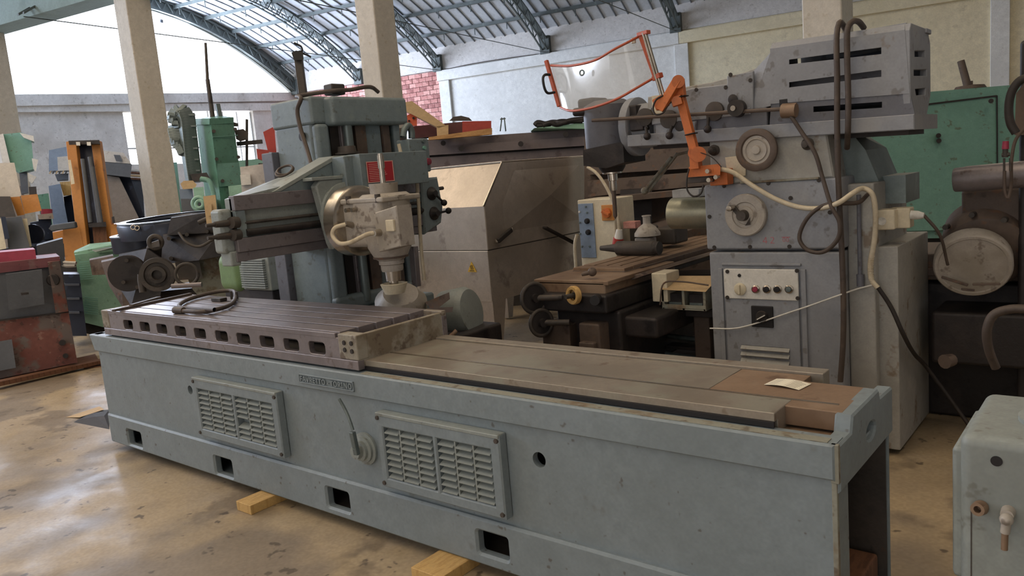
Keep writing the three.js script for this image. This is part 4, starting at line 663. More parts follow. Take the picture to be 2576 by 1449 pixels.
// ---------- orange guard arm and its curved clear shield ----------
{
  const t = thing('guard_arm', 'orange jointed guard arm carrying a curved clear shield in an orange frame', 'machine guard', onZ(1785, 460, -3.95));
  const P = (px, py, z = -3.86) => onZ(px, py, z);
  part(t, 'base_bracket', [hull([P(1733, 420), P(1812, 412), P(1812, 440), P(1731, 446), P(1735, 420, -3.92), P(1812, 412, -3.92), P(1812, 440, -3.92), P(1731, 446, -3.92)]), bc(P(1815, 445, -3.95), .1, .085, .08, .006)], mat.orange);
  part(t, 'lower_post', [bar(P(1752, 425), P(1748, 375), .05, .05, V3(0, 0, 1))], mat.orange);
  part(t, 'knuckle', [cy(P(1757, 388, -3.9), P(1757, 388, -3.82), .04, .04, 24), cy(P(1745, 385, -3.9), P(1745, 385, -3.83), .03, .03, 20)], mat.orange);
  part(t, 'lower_bar', [bar(P(1750, 390, -3.84), P(1711, 240, -3.84), .044, .034, V3(0, 0, 1))], mat.orange);
  part(t, 'elbow', [cy(P(1706, 205, -3.86), P(1706, 205, -3.78), .033, .033, 24), bar(P(1711, 245, -3.84), P(1706, 200, -3.84), .06, .034, V3(0, 0, 1))], mat.orange);
  part(t, 'upper_bar', [bar(P(1706, 200, -3.8), P(1660, 278, -3.76), .046, .034, V3(0, 0, 1))], mat.orange);
  part(t, 'clamp', [bar(P(1657, 245, -3.78), P(1668, 272, -3.78), .06, .05, V3(0, 0, 1)), bar(P(1690, 258, -3.8), P(1715, 250, -3.82), .05, .035, V3(0, 0, 1))], mat.orange);
  for (const [px, py] of [[1785, 430], [1806, 445], [1788, 452]]) { const p = P(px, py, -3.86); part(t, 'bolt', cy(p, p.clone().add(V3(0, 0, .03)), .012, .012, 8), mat.bright); }
  part(t, 'clamp_bar', [bar(P(1732, 454, -3.9), P(1795, 450, -3.9), .03, .03, V3(0, 0, 1))], mat.iron);
  for (const [a, b] of [[[1716, 244], [1724, 240]], [[1731, 340], [1747, 334]], [[1697, 214], [1690, 222]]]) part(t, 'cable_tie', bar(P(a[0] - 4, a[1], -3.825), P(b[0] + 4, b[1], -3.825), .006, .05, V3(0, 0, 1)), mat.black);
  part(t, 'lead', tube([P(1668, 240, -3.76), P(1650, 252, -3.74), P(1643, 275, -3.74), P(1650, 288, -3.74), P(1668, 284, -3.75), P(1682, 262, -3.78), P(1700, 250, -3.8)], .005, 6), mat.rubber);
  part(t, 'lead', tube([P(1733, 425, -3.85), P(1728, 450, -3.83), P(1730, 480, -3.83), P(1745, 494, -3.83), P(1762, 488, -3.84), P(1770, 465, -3.86)], .005, 6), mat.rubber);
  part(t, 'thin_cord', tube([P(1750, 380, -3.82), P(1790, 395, -3.84), P(1815, 420, -3.85)], .0025, 5), mat.rubber);
  for (const o of [0, 7]) part(t, 'guide_rod', cy(P(1617 + o, 82, -3.78), P(1666 + o, 250, -3.78), .0075, .0075, 10), mat.bright);
  // shield frame: two straight sides, curved top and bottom strips, bulging towards the room
  const TL = P(1374, 152, -3.98), BL = P(1407, 268, -3.98), TR = P(1611, 82, -3.8), BR = P(1650, 192, -3.8);
  const z = (u) => -3.98 + .18 * u + .17 * Math.sin(Math.PI * u) ** .8;
  const topPx = [[1386, 165], [1440, 165], [1500, 150], [1545, 124], [1580, 106], [1607, 92]], botPx = [[1409, 270], [1440, 279], [1500, 268], [1560, 245], [1600, 222], [1645, 196]];
  const curve = (l) => new THREE.CatmullRomCurve3(l.map(([x, y], i) => P(x, y, z(i / 5))));
  const ct = curve(topPx), cb = curve(botPx), n = 28, pos = [], uv = [], idx = [];
  for (let i = 0; i <= n; i++) for (let j = 0; j <= 6; j++) { const a = ct.getPoint(i / n), b = cb.getPoint(i / n), p = b.lerp(a, j / 6); pos.push(p.x, p.y, p.z); uv.push(i / n, j / 6); }
  for (let i = 0; i < n; i++) for (let j = 0; j < 6; j++) { const a = i * 7 + j; idx.push(a, a + 7, a + 1, a + 1, a + 7, a + 8); }
  const sg = new THREE.BufferGeometry(); sg.setAttribute('position', new THREE.Float32BufferAttribute(pos, 3)); sg.setAttribute('uv', new THREE.Float32BufferAttribute(uv, 2)); sg.setIndex(idx); sg.computeVertexNormals();
  const sh = part(t, 'shield', sg, new THREE.MeshPhysicalMaterial({ color: 0xf3ece2, roughness: .08, transmission: .84, thickness: 0, ior: 1.5, side: THREE.DoubleSide }), 'scratched clear curved plastic shield');
  const strip = (c) => U(new THREE.TubeGeometry(c, 30, .007, 6, false));
  part(t, 'frame_strip', strip(ct), mat.guardFrame); part(t, 'frame_strip', strip(cb), mat.guardFrame);
  part(t, 'frame_side', bar(TL, BL, .022, .022, V3(0, 0, 1)), mat.guardFrame); part(t, 'frame_side', bar(TR, BR, .028, .026, V3(0, 0, 1)), mat.guardFrame);
  part(t, 'rod_bracket', bar(P(1606, 88, -3.8), P(1632, 80, -3.78), .02, .03, V3(0, 0, 1)), mat.guardFrame);
  part(t, 'rod_bracket', bar(P(1645, 198, -3.8), P(1663, 188, -3.78), .026, .03, V3(0, 0, 1)), mat.guardFrame);
  part(t, 'grip_handle', tube([P(1384, 188, -3.96), P(1372, 188, -3.93), P(1366, 196, -3.9), P(1371, 225, -3.9), P(1378, 234, -3.92), P(1396, 232, -3.96)], .008, 8, 40), mat.black);
  { const p = P(1594, 102, -3.78); part(t, 'clip', bc(p, .024, .03, .01, .002), mat.bright); }
  { const p = P(1464, 183, z(.4) + .012); part(t, 'eyelet', ring(p, V3(0, 0, 1), .014, .004, 20), mat.zinc); }
}
// ---------- stainless washing cabinet behind the head ----------
{
  const X0 = -4.37, Z0 = -5.0, XL = -5.6, ZB = -6.62, YT = 1.69, YS = 1.335, YM = .962, YB = .51;
  const t = thing('washing_cabinet', 'stainless steel washing cabinet with sloping hood, yellow triangle sign and tapered legs', 'washing machine', V3(-5, 0, -5.8));
  const hoodPts = [[Z0, YM], [Z0, YS], [Z0 - .29, YT], [ZB, YT], [ZB, YM]];
  part(t, 'hood', [prism(hoodPts, 'x', XL, X0, .006)], mat.stainless);
  // folded sheet of the hood side: shallow crossed creases
  const m = [X0 + .04, 1.36, -5.9];
  part(t, 'hood_side', [hull([[X0 - .01, YT - .015, Z0 - .33], [X0 - .01, YT - .015, ZB + .02], [X0 - .01, YM + .05, ZB + .02], [X0 - .012, YM + .05, Z0 - .05], [X0 - .012, YS - .02, Z0 - .04], m])], mat.stainless);
  part(t, 'tank', [bx(XL, X0 - .004, YB, YM - .006, ZB, Z0 + .004, .006)], mat.stainless);
  part(t, 'joint', [bx(XL + .01, X0 - .008, YM - .01, YM + .004, ZB + .01, Z0 - .008, 0)], mat.ironDark);
  part(t, 'edge_trim', [bar(V3(X0 - .005, YS, Z0 + .004), V3(X0 - .005, YT, Z0 - .288), .02, .012, V3(1, 0, 0)), bx(XL, X0, YT - .004, YT + .012, ZB, Z0 - .28, .004)], mat.bright);
  for (const [x, z] of [[X0 - .005, Z0], [X0 - .005, ZB + .16], [XL + .16, Z0], [XL + .16, ZB + .16]]) part(t, 'leg', [hull([[x - .16, YB + .01, z + .002], [x + .004, YB + .01, z + .002], [x - .16, YB + .01, z - .18], [x + .004, YB + .01, z - .18], [x - .1, .02, z - .03], [x - .02, .02, z - .03], [x - .1, .02, z - .1], [x - .02, .02, z - .1]])], mat.stainless);
  const gp = onX(1270, 592, X0 + .03); part(t, 'grip', [bar(onX(1252, 607, X0 + .05), onX(1287, 577, X0 + .06), .045, .03, V3(1, 0, 0), .01)], mat.rubber);
  part(t, 'grip_bracket', [bar(onX(1250, 605, X0), onX(1252, 607, X0 + .05), .03, .02), bar(onX(1284, 576, X0 + .01), onX(1286, 576, X0 + .06), .03, .02)], mat.stainless);
  part(t, 'lid_stay', [bar(onX(1370, 572, X0 + .05), onX(1446, 612, X0 + .05), .02, .05, V3(1, 0, 0))], mat.ironDark);
  { const p = onZ(1187, 672, Z0 + .006), s = .052;
    const k = part(t, 'warning_sign', [prism([[p.x - s, p.y - s * .82], [p.x + s, p.y - s * .82], [p.x, p.y + s * .95]], 'z', Z0 + .004, Z0 + .008, .001)], mat.yellow, 'yellow triangular hot surface sign');
    const st = []; for (const o of [-.013, 0, .013]) st.push(tube([V3(p.x + o, p.y - .022, Z0 + .009), V3(p.x + o + .005, p.y - .01, Z0 + .009), V3(p.x + o - .004, p.y + .005, Z0 + .009), V3(p.x + o + .003, p.y + .02 - Math.abs(o) * .3, Z0 + .009)], .002, 5, 10));
    part(k, 'sign_mark', [...st, bx(p.x - .026, p.x + .026, p.y - .034, p.y - .029, Z0 + .007, Z0 + .0095, 0)], mat.black); }
}
{
  const z = -4.7, t = thing('switch_cabinet', 'tall cream switch cabinet with blue front strip and yellow rotary switch', 'switch cabinet', onZ(1510, 655, z - .1).setY(0));
  const P = (px, py, q = z) => onZ(px, py, q), a = P(1449, 508), b = P(1462, 655), c = P(1488, 506), d = P(1552, 655);
  part(t, 'body', [bx(b.x, d.x, .0, a.y + .012, z - .28, z - .004, .008)], mat.ivory);
  part(t, 'front_strip', [bx(b.x + .008, c.x + .01, b.y + .02, a.y - .015, z - .006, z + .003, .002)], mat.blueGrey);
  for (const [px, py] of [[1478, 556], [1481, 584]]) part(t, 'rotary_knob', turned([[0, 0], [.02, 0], [.02, .014], [.014, .024], [0, .025]], P(px, py, z + .003), V3(0, 0, 1), 18), mat.black);
  for (const [px, py, m] of [[1458, 533, 'white'], [1474, 520, 'zinc'], [1477, 535, 'zinc'], [1459, 560, 'zinc'], [1460, 588, 'zinc'], [1465, 620, 'zinc'], [1484, 620, 'zinc']]) part(t, 'button', turned([[0, 0], [.008, 0], [.008, .006], [0, .008]], P(px, py, z + .003), V3(0, 0, 1), 10), mat[m]);
  { const p = P(1530, 535, z); const k = part(t, 'isolator', bc(p.clone().add(V3(0, 0, .004)), .1, .11, .012, .004), mat.amber); part(k, 'isolator_handle', [turned([[0, 0], [.036, 0], [.034, .02], [0, .024]], p.clone().add(V3(0, 0, .01)), V3(0, 0, 1), 20), bar(p.clone().add(V3(-.03, .012, .035)), p.clone().add(V3(.03, -.01, .035)), .018, .02, V3(0, 0, 1))], mat.orange); }
  single('plug_cable', 'cream cable arching down from the hood to a red and white plug', 'cable', [tube([P(1478, 420, -4.6), P(1500, 435, -4.6), P(1525, 470, -4.6), P(1543, 510, -4.6), P(1555, 548, -4.6), P(1558, 580, -4.6)], .011, 7)], mat.conduit);
  { const k = thing('cable_plug', 'red and white industrial plug hanging at the end of the cream cable', 'plug', P(1555, 620, -4.6)); part(k, 'plug_body', [cy(P(1558, 577, -4.6), P(1556, 600, -4.6), .02, .03, 16)], mat.white); part(k, 'plug_collar', [cy(P(1556, 600, -4.6), P(1552, 618, -4.6), .036, .034, 18)], mat.redPaint); }
  single('cream_hose', 'short cream hose standing at the left edge of the switch cabinet', 'hose', tube([P(1452, 590, -4.66), P(1447, 610, -4.66), P(1447, 640, -4.66), P(1449, 672, -4.66), P(1449, 720, -4.66)], .013, 7), mat.conduit);
}
// ---------- dirty slotted table with saddle and handwheels, below the drill ----------
{
  const t = thing('mill_table', 'dirty brown slotted machine table on a saddle with handwheels and yellow dial', 'machine table', V3(-2.6, 0, -4.2));
  const P = (px, py, z = -3.6) => onZ(px, py, z);
  part(t, 'table_top', [bx(-2.8, -2.42, .925, .962, -5.9, -3.98, .006)], mat.brown);
  for (let i = 0; i < 4; i++) part(t, 'table_strip', [bx(-2.795 + i * .095, -2.715 + i * .095, .96, .98, -5.9, -4.1, .003)], mat.wayRust);
  part(t, 'table_end', [bx(-2.795, -2.425, .96, .979, -4.085, -3.985, .003)], mat.wayRust);
  part(t, 'apron', [bx(-2.78, -2.44, .86, .925, -5.7, -4.02, .01)], mat.ironDark);
  part(t, 'side_trough', [prism([[-2.41, .93], [-2.3, .955], [-2.27, .945], [-2.4, .9]], 'z', -5.7, -3.95, .003)], mat.brown);
  part(t, 'saddle', [bx(-2.86, -2.36, .86, .95, -4.5, -3.66, .01), bx(-2.86, -2.34, .93, .956, -4.15, -3.66, .005)], mat.wayRust);
  part(t, 'saddle_front', [bx(-2.83, -2.32, .78, .885, -4.2, -3.6, .015)], mat.ironDark);
  part(t, 'knee', [bx(-2.74, -2.3, .4, .78, -4.6, -3.7, .02), bx(-2.68, -2.1, .62, .74, -4.9, -3.75, .02)], mat.ironDark);
  part(t, 'gib_strip', [bar(P(1390, 705, -3.9), P(1460, 680, -4.1), .02, .012)], mat.brown);
  const hw = (px, py, r, m) => { const p = P(px, py, -3.55); const w = part(t, 'handwheel', ring(p, V3(1, .05, .35), r, .012, 30), mat[m]); part(w, 'spokes', [turned([[0, -.03], [.026, -.03], [.026, .03], [0, .03]], p, V3(1, .05, .35), 16), turned([[.02, -.006], [r, -.004], [r, .004], [.02, .006]], p, V3(1, .05, .35), 24)], mat.ironDark); part(w, 'wheel_shaft', cy(p, p.clone().add(V3(.16, 0, -.06)), .018), mat.iron); };
  hw(1344, 750, .085, 'iron'); hw(1362, 812, .075, 'iron');
  { const p = P(1448, 742, -3.58); part(t, 'yellow_dial', [turned([[.03, 0], [.052, 0], [.054, .02], [.05, .03], [.034, .03], [.03, .02]], p.clone().add(V3(0, 0, 0)), V3(-.25, .05, 1), 30)], mat.pine, 'yellowed ring dial'); part(t, 'dial_shaft', [cy(p, p.clone().add(V3(-.02, 0, .07)), .016, .013, 12)], mat.iron); }
  part(t, 'dial_shaft', [cy(P(1502, 752, -3.6), P(1496, 756, -3.54), .03, .028, 14)], mat.black);
  part(t, 'ball_lever', [ball(P(1490, 684, -3.72), .026), cy(P(1490, 684, -3.72), P(1464, 690, -3.7), .014, .012, 10)], mat.brown);
  part(t, 'pedestal', [bx(-2.8, -2.6, .3, .7, -3.8, -3.62, .01)], mat.brown);
  part(t, 'pedestal', [bx(-2.52, -2.38, .1, .72, -3.8, -3.6, .012)], mat.brown);
  part(t, 'elevating_box', [bx(-2.5, -2.4, .5, .62, -3.62, -3.56, .01)], mat.brown);
  part(t, 'base', [bx(-2.95, -1.95, .0, .3, -5.2, -3.7, .02)], mat.ironDark);
  part(t, 'rear_rail', [bx(-2.3, -1.92, .68, .73, -4.35, -4.1, .006), bx(-2.3, -1.92, .45, .47, -4.3, -4.2, .004)], mat.ironDark);
  part(t, 'rear_leg', [bx(-2.08, -1.98, .25, .7, -4.3, -4.15, .01)], mat.brown);
  part(t, 'guide_rod', [cy(V3(-2.34, .42, -4.2), V3(-1.95, .40, -4.2), .014)], mat.zinc);
  part(t, 'guide_rod', [cy(V3(-2.34, .52, -4.25), V3(-1.95, .5, -4.25), .016)], mat.zinc);
}
{
  const P = (px, py, z = -4.55) => onZ(px, py, z);
  single('arbor', 'heavy tapered steel spindle arbor lying across the slotted table', 'tool', [turned([[0, 0], [.016, 0], [.03, .13], [.042, .135], [.048, .14], [.048, .42], [.044, .425], [.044, .46], [0, .46]], P(1512, 633).setY(1.03), V3(1, 0, .02), 28)], mat.iron);
  single('oil_can', 'round bellied dusty funnel flask with a ribbed neck behind the arbor', 'flask', [turned([[0, 0], [.09, .0], [.088, .02], [.06, .06], [.03, .08], [.026, .085], [.026, .13], [.032, .132], [.032, .14], [0, .14]], P(1630, 610, -4.75).setY(1.09), UPV, 28), bc(P(1625, 618, -4.75).setY(1.03), .12, .1, .1, .01)], mat.head);
  single('duct_pipe', 'shiny galvanised round duct pipe behind the mill casing', 'duct', [turned([[0, 0], [.095, 0], [.1, .004], [.1, .4], [.09, .402], [0, .4]], P(1692, 537, -4.6), V3(1, -.02, 0), 40)], mat.galvanised);
  single('blue_box', 'flat white and red box on a bracket above the galvanised duct', 'box', [bc(P(1735, 485, -4.5), .18, .05, .12, .004)], mat.white);
  single('cardboard_box', 'small dirty cream carton on the dark ledge left of the mill cabinet', 'box', [bc(P(1675, 712, -4.1).setY(.862), .1, .17, .16, .006)], mat.ivory);
  const k = thing('parts_tray', 'open crate of relays with brown wires beside the mill cabinet', 'crate', P(1735, 770, -4.1).setY(.728));
  const q = P(1735, 755, -4.1); const w = .26, y0 = .735;
  for (const dx of [-.13, 0, .13]) part(k, 'divider', bx(q.x + dx - .008, q.x + dx + .008, y0, y0 + .12, -4.2, -4.02, .002), mat.bedEdge);
  part(k, 'bottom', bx(q.x - .135, q.x + .135, y0, y0 + .012, -4.2, -4.02, .002), mat.bedEdge); part(k, 'front_lath', bx(q.x - .135, q.x + .135, y0 + .01, y0 + .03, -4.03, -4.018, .002), mat.bedEdge);
  for (const dx of [-.065, .065]) { part(k, 'relay', bx(q.x + dx - .045, q.x + dx + .045, y0 + .012, y0 + .09, -4.15, -4.05, .005), mat.ironDark); part(k, 'relay_label', bx(q.x + dx - .04, q.x + dx + .04, y0 + .02, y0 + .04, -4.05, -4.046, 0), mat.zinc); }
  part(k, 'card_cover', hull([[q.x - .14, y0 + .12, -4.0], [q.x + .15, y0 + .115, -4.0], [q.x - .12, y0 + .17, -4.2], [q.x + .15, y0 + .175, -4.2], [q.x, y0 + .15, -4.1]]), mat.beige);
  part(k, 'wire', tube([V3(q.x - .14, y0 + .03, -4.0), V3(q.x - .1, y0 + .16, -3.99), V3(q.x, y0 + .17, -4.0), V3(q.x + .16, y0 + .15, -4.02)], .005, 5), mat.brown);
  // dusty lamp arm hanging under the ram
  single('machine_lamp', 'dusty folding machine lamp hanging under the ram by the orange post', 'lamp arm', [bar(P(1690, 395, -4.4), P(1620, 482, -4.4), .03, .015), bar(P(1705, 385, -4.42), P(1632, 482, -4.42), .02, .015), bar(P(1700, 390, -4.4), P(1760, 375, -4.4), .02, .015), ball(P(1622, 480, -4.4), .024)], mat.bedEdge);
  single('pink_block', 'small pinkish brick shaped block behind the red and white plug', 'block', [bc(P(1590, 565, -4.8), .1, .05, .08, .006)], mat.brick[0]);
  single('iron_plate', 'dark cast iron housing behind the flask on the table', 'machine part', [bc(P(1600, 595, -5.0), .28, .16, .2, .02), bc(P(1690, 590, -5.0), .16, .12, .2, .02)], mat.iron);
}
// dark lathe bed and racks far behind, between the cabinet and the mill
{
  const D = (px, py, d) => atD(px, py, d);
  const t = thing('planer_beam', 'long dark purple cross beam of a planer lying behind the washing cabinet', 'machine beam', D(1260, 460, 9).setY(0));
  part(t, 'beam', [slab([[1060, 352], [1475, 324], [1480, 352], [1060, 380]], 9, 8.4, .5)], mat.purple);
  part(t, 'beam', [slab([[1060, 371], [1480, 343], [1480, 366], [1060, 392]], 8.95, 8.35, .4)], mat.purple);
  part(t, 'groove', [slab([[1060, 388], [1480, 360], [1480, 374], [1060, 402]], 9.05, 8.45, .3)], mat.ironDark);
  part(t, 'beam_foot', [slab([[1050, 398], [1490, 370], [1490, 430], [1050, 450]], 9, 8.4, .5)], mat.purple);
  part(t, 'dark_fill_slab', [slab([[1040, 650], [1500, 610], [1500, 900], [1040, 940]], 9.6, 9.4, .8)], mat.iron);  // dark slab added to darken the gap under the washing cabinet
  part(t, 'stand', [slab([[1080, 440], [1180, 435], [1180, 640], [1080, 640]], 9.3, 9.2, .5), slab([[1300, 430], [1460, 425], [1470, 640], [1300, 640]], 8.8, 8.8, .5)], mat.ironDark);
  for (const [px, py] of [[1115, 360], [1423, 338], [1160, 374], [1310, 362]]) part(t, 'bolt', cy(D(px, py, 8.9 - (px - 1060) / 700), D(px, py, 8.8 - (px - 1060) / 700), .03, .03, 8), mat.ironDark);
  const s = thing('dark_lathe', 'dark brown lathe and stacked iron beams in the shade behind the drill', 'lathe', D(1640, 560, 6.6).setY(0));
  part(s, 'beam', [slab([[1478, 395], [1790, 380], [1790, 420], [1478, 440]], 7, 6.6, .4)], mat.brown);
  part(s, 'beam', [slab([[1478, 455], [1790, 430], [1790, 465], [1478, 495]], 6.9, 6.5, .3)], mat.brown);
  part(s, 'backing', [slab([[1470, 350], [1800, 335], [1800, 760], [1470, 780]], 7.3, 6.9, .3)], mat.brown);  // dark sheet added behind the beams to cover the bright wall
  part(s, 'column', [slab([[1560, 480], [1640, 475], [1640, 640], [1560, 640]], 6.5, 6.4, .3)], mat.ironDark);
  part(s, 'shelf', [slab([[1490, 500], [1700, 480], [1700, 494], [1490, 514]], 6.3, 6.2, .2)], mat.brown);
  part(s, 'bed', [slab([[1560, 590], [1790, 520], [1790, 560], [1560, 640]], 6.4, 6.1, .3)], mat.brown);
  part(s, 'foot', [slab([[1480, 700], [1800, 690], [1800, 940], [1480, 930]], 6.6, 6.5, .3)], mat.ironDark);
  // things lying on the planer beam
  const g = thing('angle_bracket', 'beige painted welded angle bracket standing on the dark cross beam', 'bracket', D(1070, 345, 8.9));
  part(g, 'arm', [slab([[1014, 258], [1036, 254], [1122, 316], [1104, 322], [1030, 272], [1014, 276]], 8.7, 8.7, .18)], mat.beige);
  part(g, 'foot_block', [slab([[1098, 318], [1128, 314], [1128, 348], [1100, 350]], 8.7, 8.7, .2)], mat.beige);
  part(g, 'pivot_plate', [slab([[1021, 292], [1036, 284], [1049, 296], [1049, 316], [1021, 316]], 8.75, 8.75, .06)], mat.orangeRed);
  for (const [px, py] of [[1029, 304], [1040, 297]]) part(g, 'pivot_hole', cy(D(px, py, 8.76), D(px, py, 8.72), .012, .012, 10), mat.black);
  single('maroon_box', 'long dark maroon steel box behind the beige bracket', 'box', [slab([[1035, 318], [1165, 306], [1165, 338], [1035, 348]], 9, 9, .3)], mat.maroon);
  single('red_crate', 'bright red steel crate end on the dark cross beam', 'box', [slab([[1163, 305], [1236, 304], [1236, 334], [1163, 338]], 8.85, 8.85, .3)], mat.redPaint);
  single('timber_strip', 'light timber strip lying in front of the red crate', 'timber', [slab([[1078, 345], [1238, 322], [1238, 338], [1078, 352]], 8.6, 8.6, .12)], mat.wood);
  single('scrap_part', 'rounded dark scrap casting lying on top of the red crate', 'machine part', [hull([D(1130, 304, 9), D(1140, 294, 9), D(1160, 291, 9), D(1172, 300, 9), D(1180, 296, 9), D(1188, 304, 9), D(1130, 304, 9.2), D(1160, 291, 9.2), D(1188, 304, 9.2)])], mat.iron);
  const w = thing('green_slab', 'pale green machine cover with cables heaped on it beyond the drill head', 'machine cover', D(1400, 325, 9.4));
  part(w, 'cover', [slab([[1335, 326], [1345, 322], [1475, 308], [1475, 324], [1335, 330]], 8.6, 8.3, .5)], mat.mint);
  part(w, 'cable_heap', [tube([D(1346, 316, 8.4), D(1352, 309, 8.4), D(1372, 312, 8.4), D(1390, 308, 8.4), D(1415, 309, 8.3), D(1440, 303, 8.3), D(1470, 300, 8.3)], .03, 6), tube([D(1365, 316, 8.3), D(1385, 309, 8.3), D(1400, 314, 8.3), D(1430, 306, 8.3), D(1465, 305, 8.3)], .026, 6), tube([D(1350, 317, 8.35), D(1380, 314, 8.35), D(1410, 304, 8.35), D(1450, 307, 8.35)], .02, 6)], mat.ironDark);
  single('wall_stain_pole', 'two thin grey rods leaning against the whitewashed wall', 'rod', [cy(D(1258, 330, 12), D(1262, 296, 12), .012, .012, 6), cy(D(1272, 330, 12), D(1268, 296, 12), .012, .012, 6), bar(D(1258, 300, 12), D(1272, 298, 12), .02, .02)], mat.zinc);
  // ---------- big green machine on the right ----------
  const m = thing('green_cabinet', 'large sea green machine cabinet with a framed door panel and rust streaks', 'machine', D(2400, 600, 7.2).setY(0));
  part(m, 'body', [slab([[2120, 249], [2640, 206], [2640, 596], [2120, 602]], 7.0, 7.3, .6)], mat.green);
  part(m, 'door', [slab([[2140, 287], [2506, 242], [2508, 576], [2160, 584]], 6.965, 7.19, .04)], mat.green);
  part(m, 'door_gap_shade', [slab([[2140, 284], [2508, 239], [2508, 243], [2140, 288]], 6.955, 7.18, .03), slab([[2506, 240], [2510, 240], [2512, 578], [2509, 578]], 7.18, 7.19, .03), slab([[2150, 579], [2480, 572], [2480, 576], [2150, 583]], 6.955, 7.18, .03)], mat.rubber);  // dark strips laid on for the shade in the door gaps
  part(m, 'stand', [slab([[2150, 602], [2640, 596], [2640, 1000], [2170, 1010]], 7.2, 7.4, .5)], mat.ironDark);
  for (const [px, py] of [[2493, 254], [2361, 341], [2362, 354]]) part(m, 'lock', cy(D(px, py, 7.1), D(px, py, 7.03), .022, .02, 10), mat.ironDark);
  part(m, 'top_pipe', [cy(D(2436, 224, 7.4), D(2417, 153, 7.4), .035, .032, 12), turned([[0, 0], [.14, 0], [.12, .03], [.04, .04], [0, .04]], D(2440, 224, 7.45), UPV, 18), cy(D(2444, 218, 7.4), D(2444, 204, 7.4), .012)], mat.brown);
  // ---------- brown boring machine with its round cover ----------
  const b = thing('boring_machine', 'rusty brown boring machine with a round cover plate and thick steel quill', 'boring machine', V3(-.6, 0, -5));
  const c = onZ(2450, 668, -4.5), ax = V3(.14, -.38, 1);
  part(b, 'round_housing', [turned([[0, -.3], [.2, -.3], [.21, -.1], [.2, -.06], [.185, -.05], [0, -.05]], c.clone().add(V3(.035, .02, -.1)), ax, 40)], mat.brown);
  part(b, 'round_cover', [turned([[0, -.09], [.172, -.09], [.176, -.08], [.176, -.01], [.168, 0], [.155, 0], [.15, -.006], [0, -.006]], c.clone().add(V3(0, 0, .04)), ax, 44)], mat.head);
  part(b, 'cover_slot', [bar(c.clone().add(V3(-.002, .055, .03)), c.clone().add(V3(.01, .115, .026)), .034, .012, V3(0, 0, 1), .005)], mat.ironDark);
  for (const [dx, dy] of [[-.14, .19], [-.02, .25], [.12, .22]]) part(b, 'stud', [cy(c.clone().add(V3(dx, dy, -.12)), c.clone().add(V3(dx, dy, -.06)), .016, .014, 8)], mat.iron);
  part(b, 'cast_lettering', [bar(c.clone().add(V3(-.14, -.055, .036)), c.clone().add(V3(-.02, -.095, .04)), .014, .006, V3(0, 0, 1)), bar(c.clone().add(V3(0, -.09, .04)), c.clone().add(V3(.12, -.085, .036)), .012, .006, V3(0, 0, 1)), bar(c.clone().add(V3(-.05, -.115, .04)), c.clone().add(V3(.01, -.12, .04)), .012, .006, V3(0, 0, 1))], mat.brown);
  part(b, 'quill', [turned([[0, 0], [.056, 0], [.06, .006], [.062, .05], [.064, .055], [.064, .6], [0, .6]], onZ(2400, 453, -4.5), V3(1, .035, 0), 32)], mat.steel);
  part(b, 'head_box', [bx(-.78, -.3, 1.1, 1.31, -4.95, -4.68, .02)], mat.brown);
  part(b, 'oil_pot', [cy(onZ(2529, 375, -4.3), onZ(2530, 355, -4.3), .015, .013, 12)], mat.crimson);
  part(b, 'oil_fitting', [cy(onZ(2529, 396, -4.3), onZ(2529, 375, -4.3), .012, .012, 10), cy(onZ(2520, 390, -4.3), onZ(2540, 388, -4.3), .009), cy(onZ(2526, 398, -4.3), onZ(2526, 430, -4.3), .005), cy(onZ(2541, 398, -4.3), onZ(2541, 430, -4.3), .005)], mat.iron);
  part(b, 'oil_pipe', [tube([onZ(2527, 430, -4.35), onZ(2528, 480, -4.35), onZ(2535, 500, -4.35), onZ(2543, 470, -4.35), onZ(2545, 400, -4.3), onZ(2556, 350, -4.3), onZ(2580, 320, -4.3)], .008, 6)], mat.brown);
  part(b, 'hydraulic_hose', [tube([onZ(2600, 195, -4.2), onZ(2570, 200, -4.2), onZ(2548, 225, -4.2), onZ(2538, 265, -4.2), onZ(2542, 310, -4.2), onZ(2556, 335, -4.2)], .018, 8)], mat.rubber);
  part(b, 'upright', [bx(-.52, -.3, .0, 2.02, -4.95, -4.62, .02)], mat.ironDark);
  part(b, 'side_box', [hull([onZ(2556, 235, -4.4), onZ(2600, 180, -4.4), onZ(2600, 340, -4.4), onZ(2552, 340, -4.4), onZ(2556, 235, -4.7), onZ(2600, 180, -4.7), onZ(2600, 340, -4.7), onZ(2552, 340, -4.7)])], mat.brown);
  part(b, 'base', [bx(-1.3, -.2, 0, .78, -5.6, -4.9, .02), bx(-.9, -.3, .4, .68, -4.9, -4.55, .02)], mat.ironDark);  // near-black colour stands in for the shade on this base
  part(b, 'slide', [bx(-1.15, -.4, .8, .95, -5.4, -4.85, .01), bx(-1.1, -.7, .83, .87, -4.85, -4.82, .004)], mat.brown);
  part(b, 'curved_pipe', [tube([onZ(2600, 778, -3.6), onZ(2540, 778, -3.6), onZ(2500, 792, -3.6), onZ(2483, 830, -3.6), onZ(2488, 880, -3.62), onZ(2505, 925, -3.65)], .018, 8)], mat.cable);
  part(b, 'crank_boss', [cy(onZ(2395, 905, -4.2), onZ(2376, 910, -4.15), .03, .035, 12)], mat.brown);
}
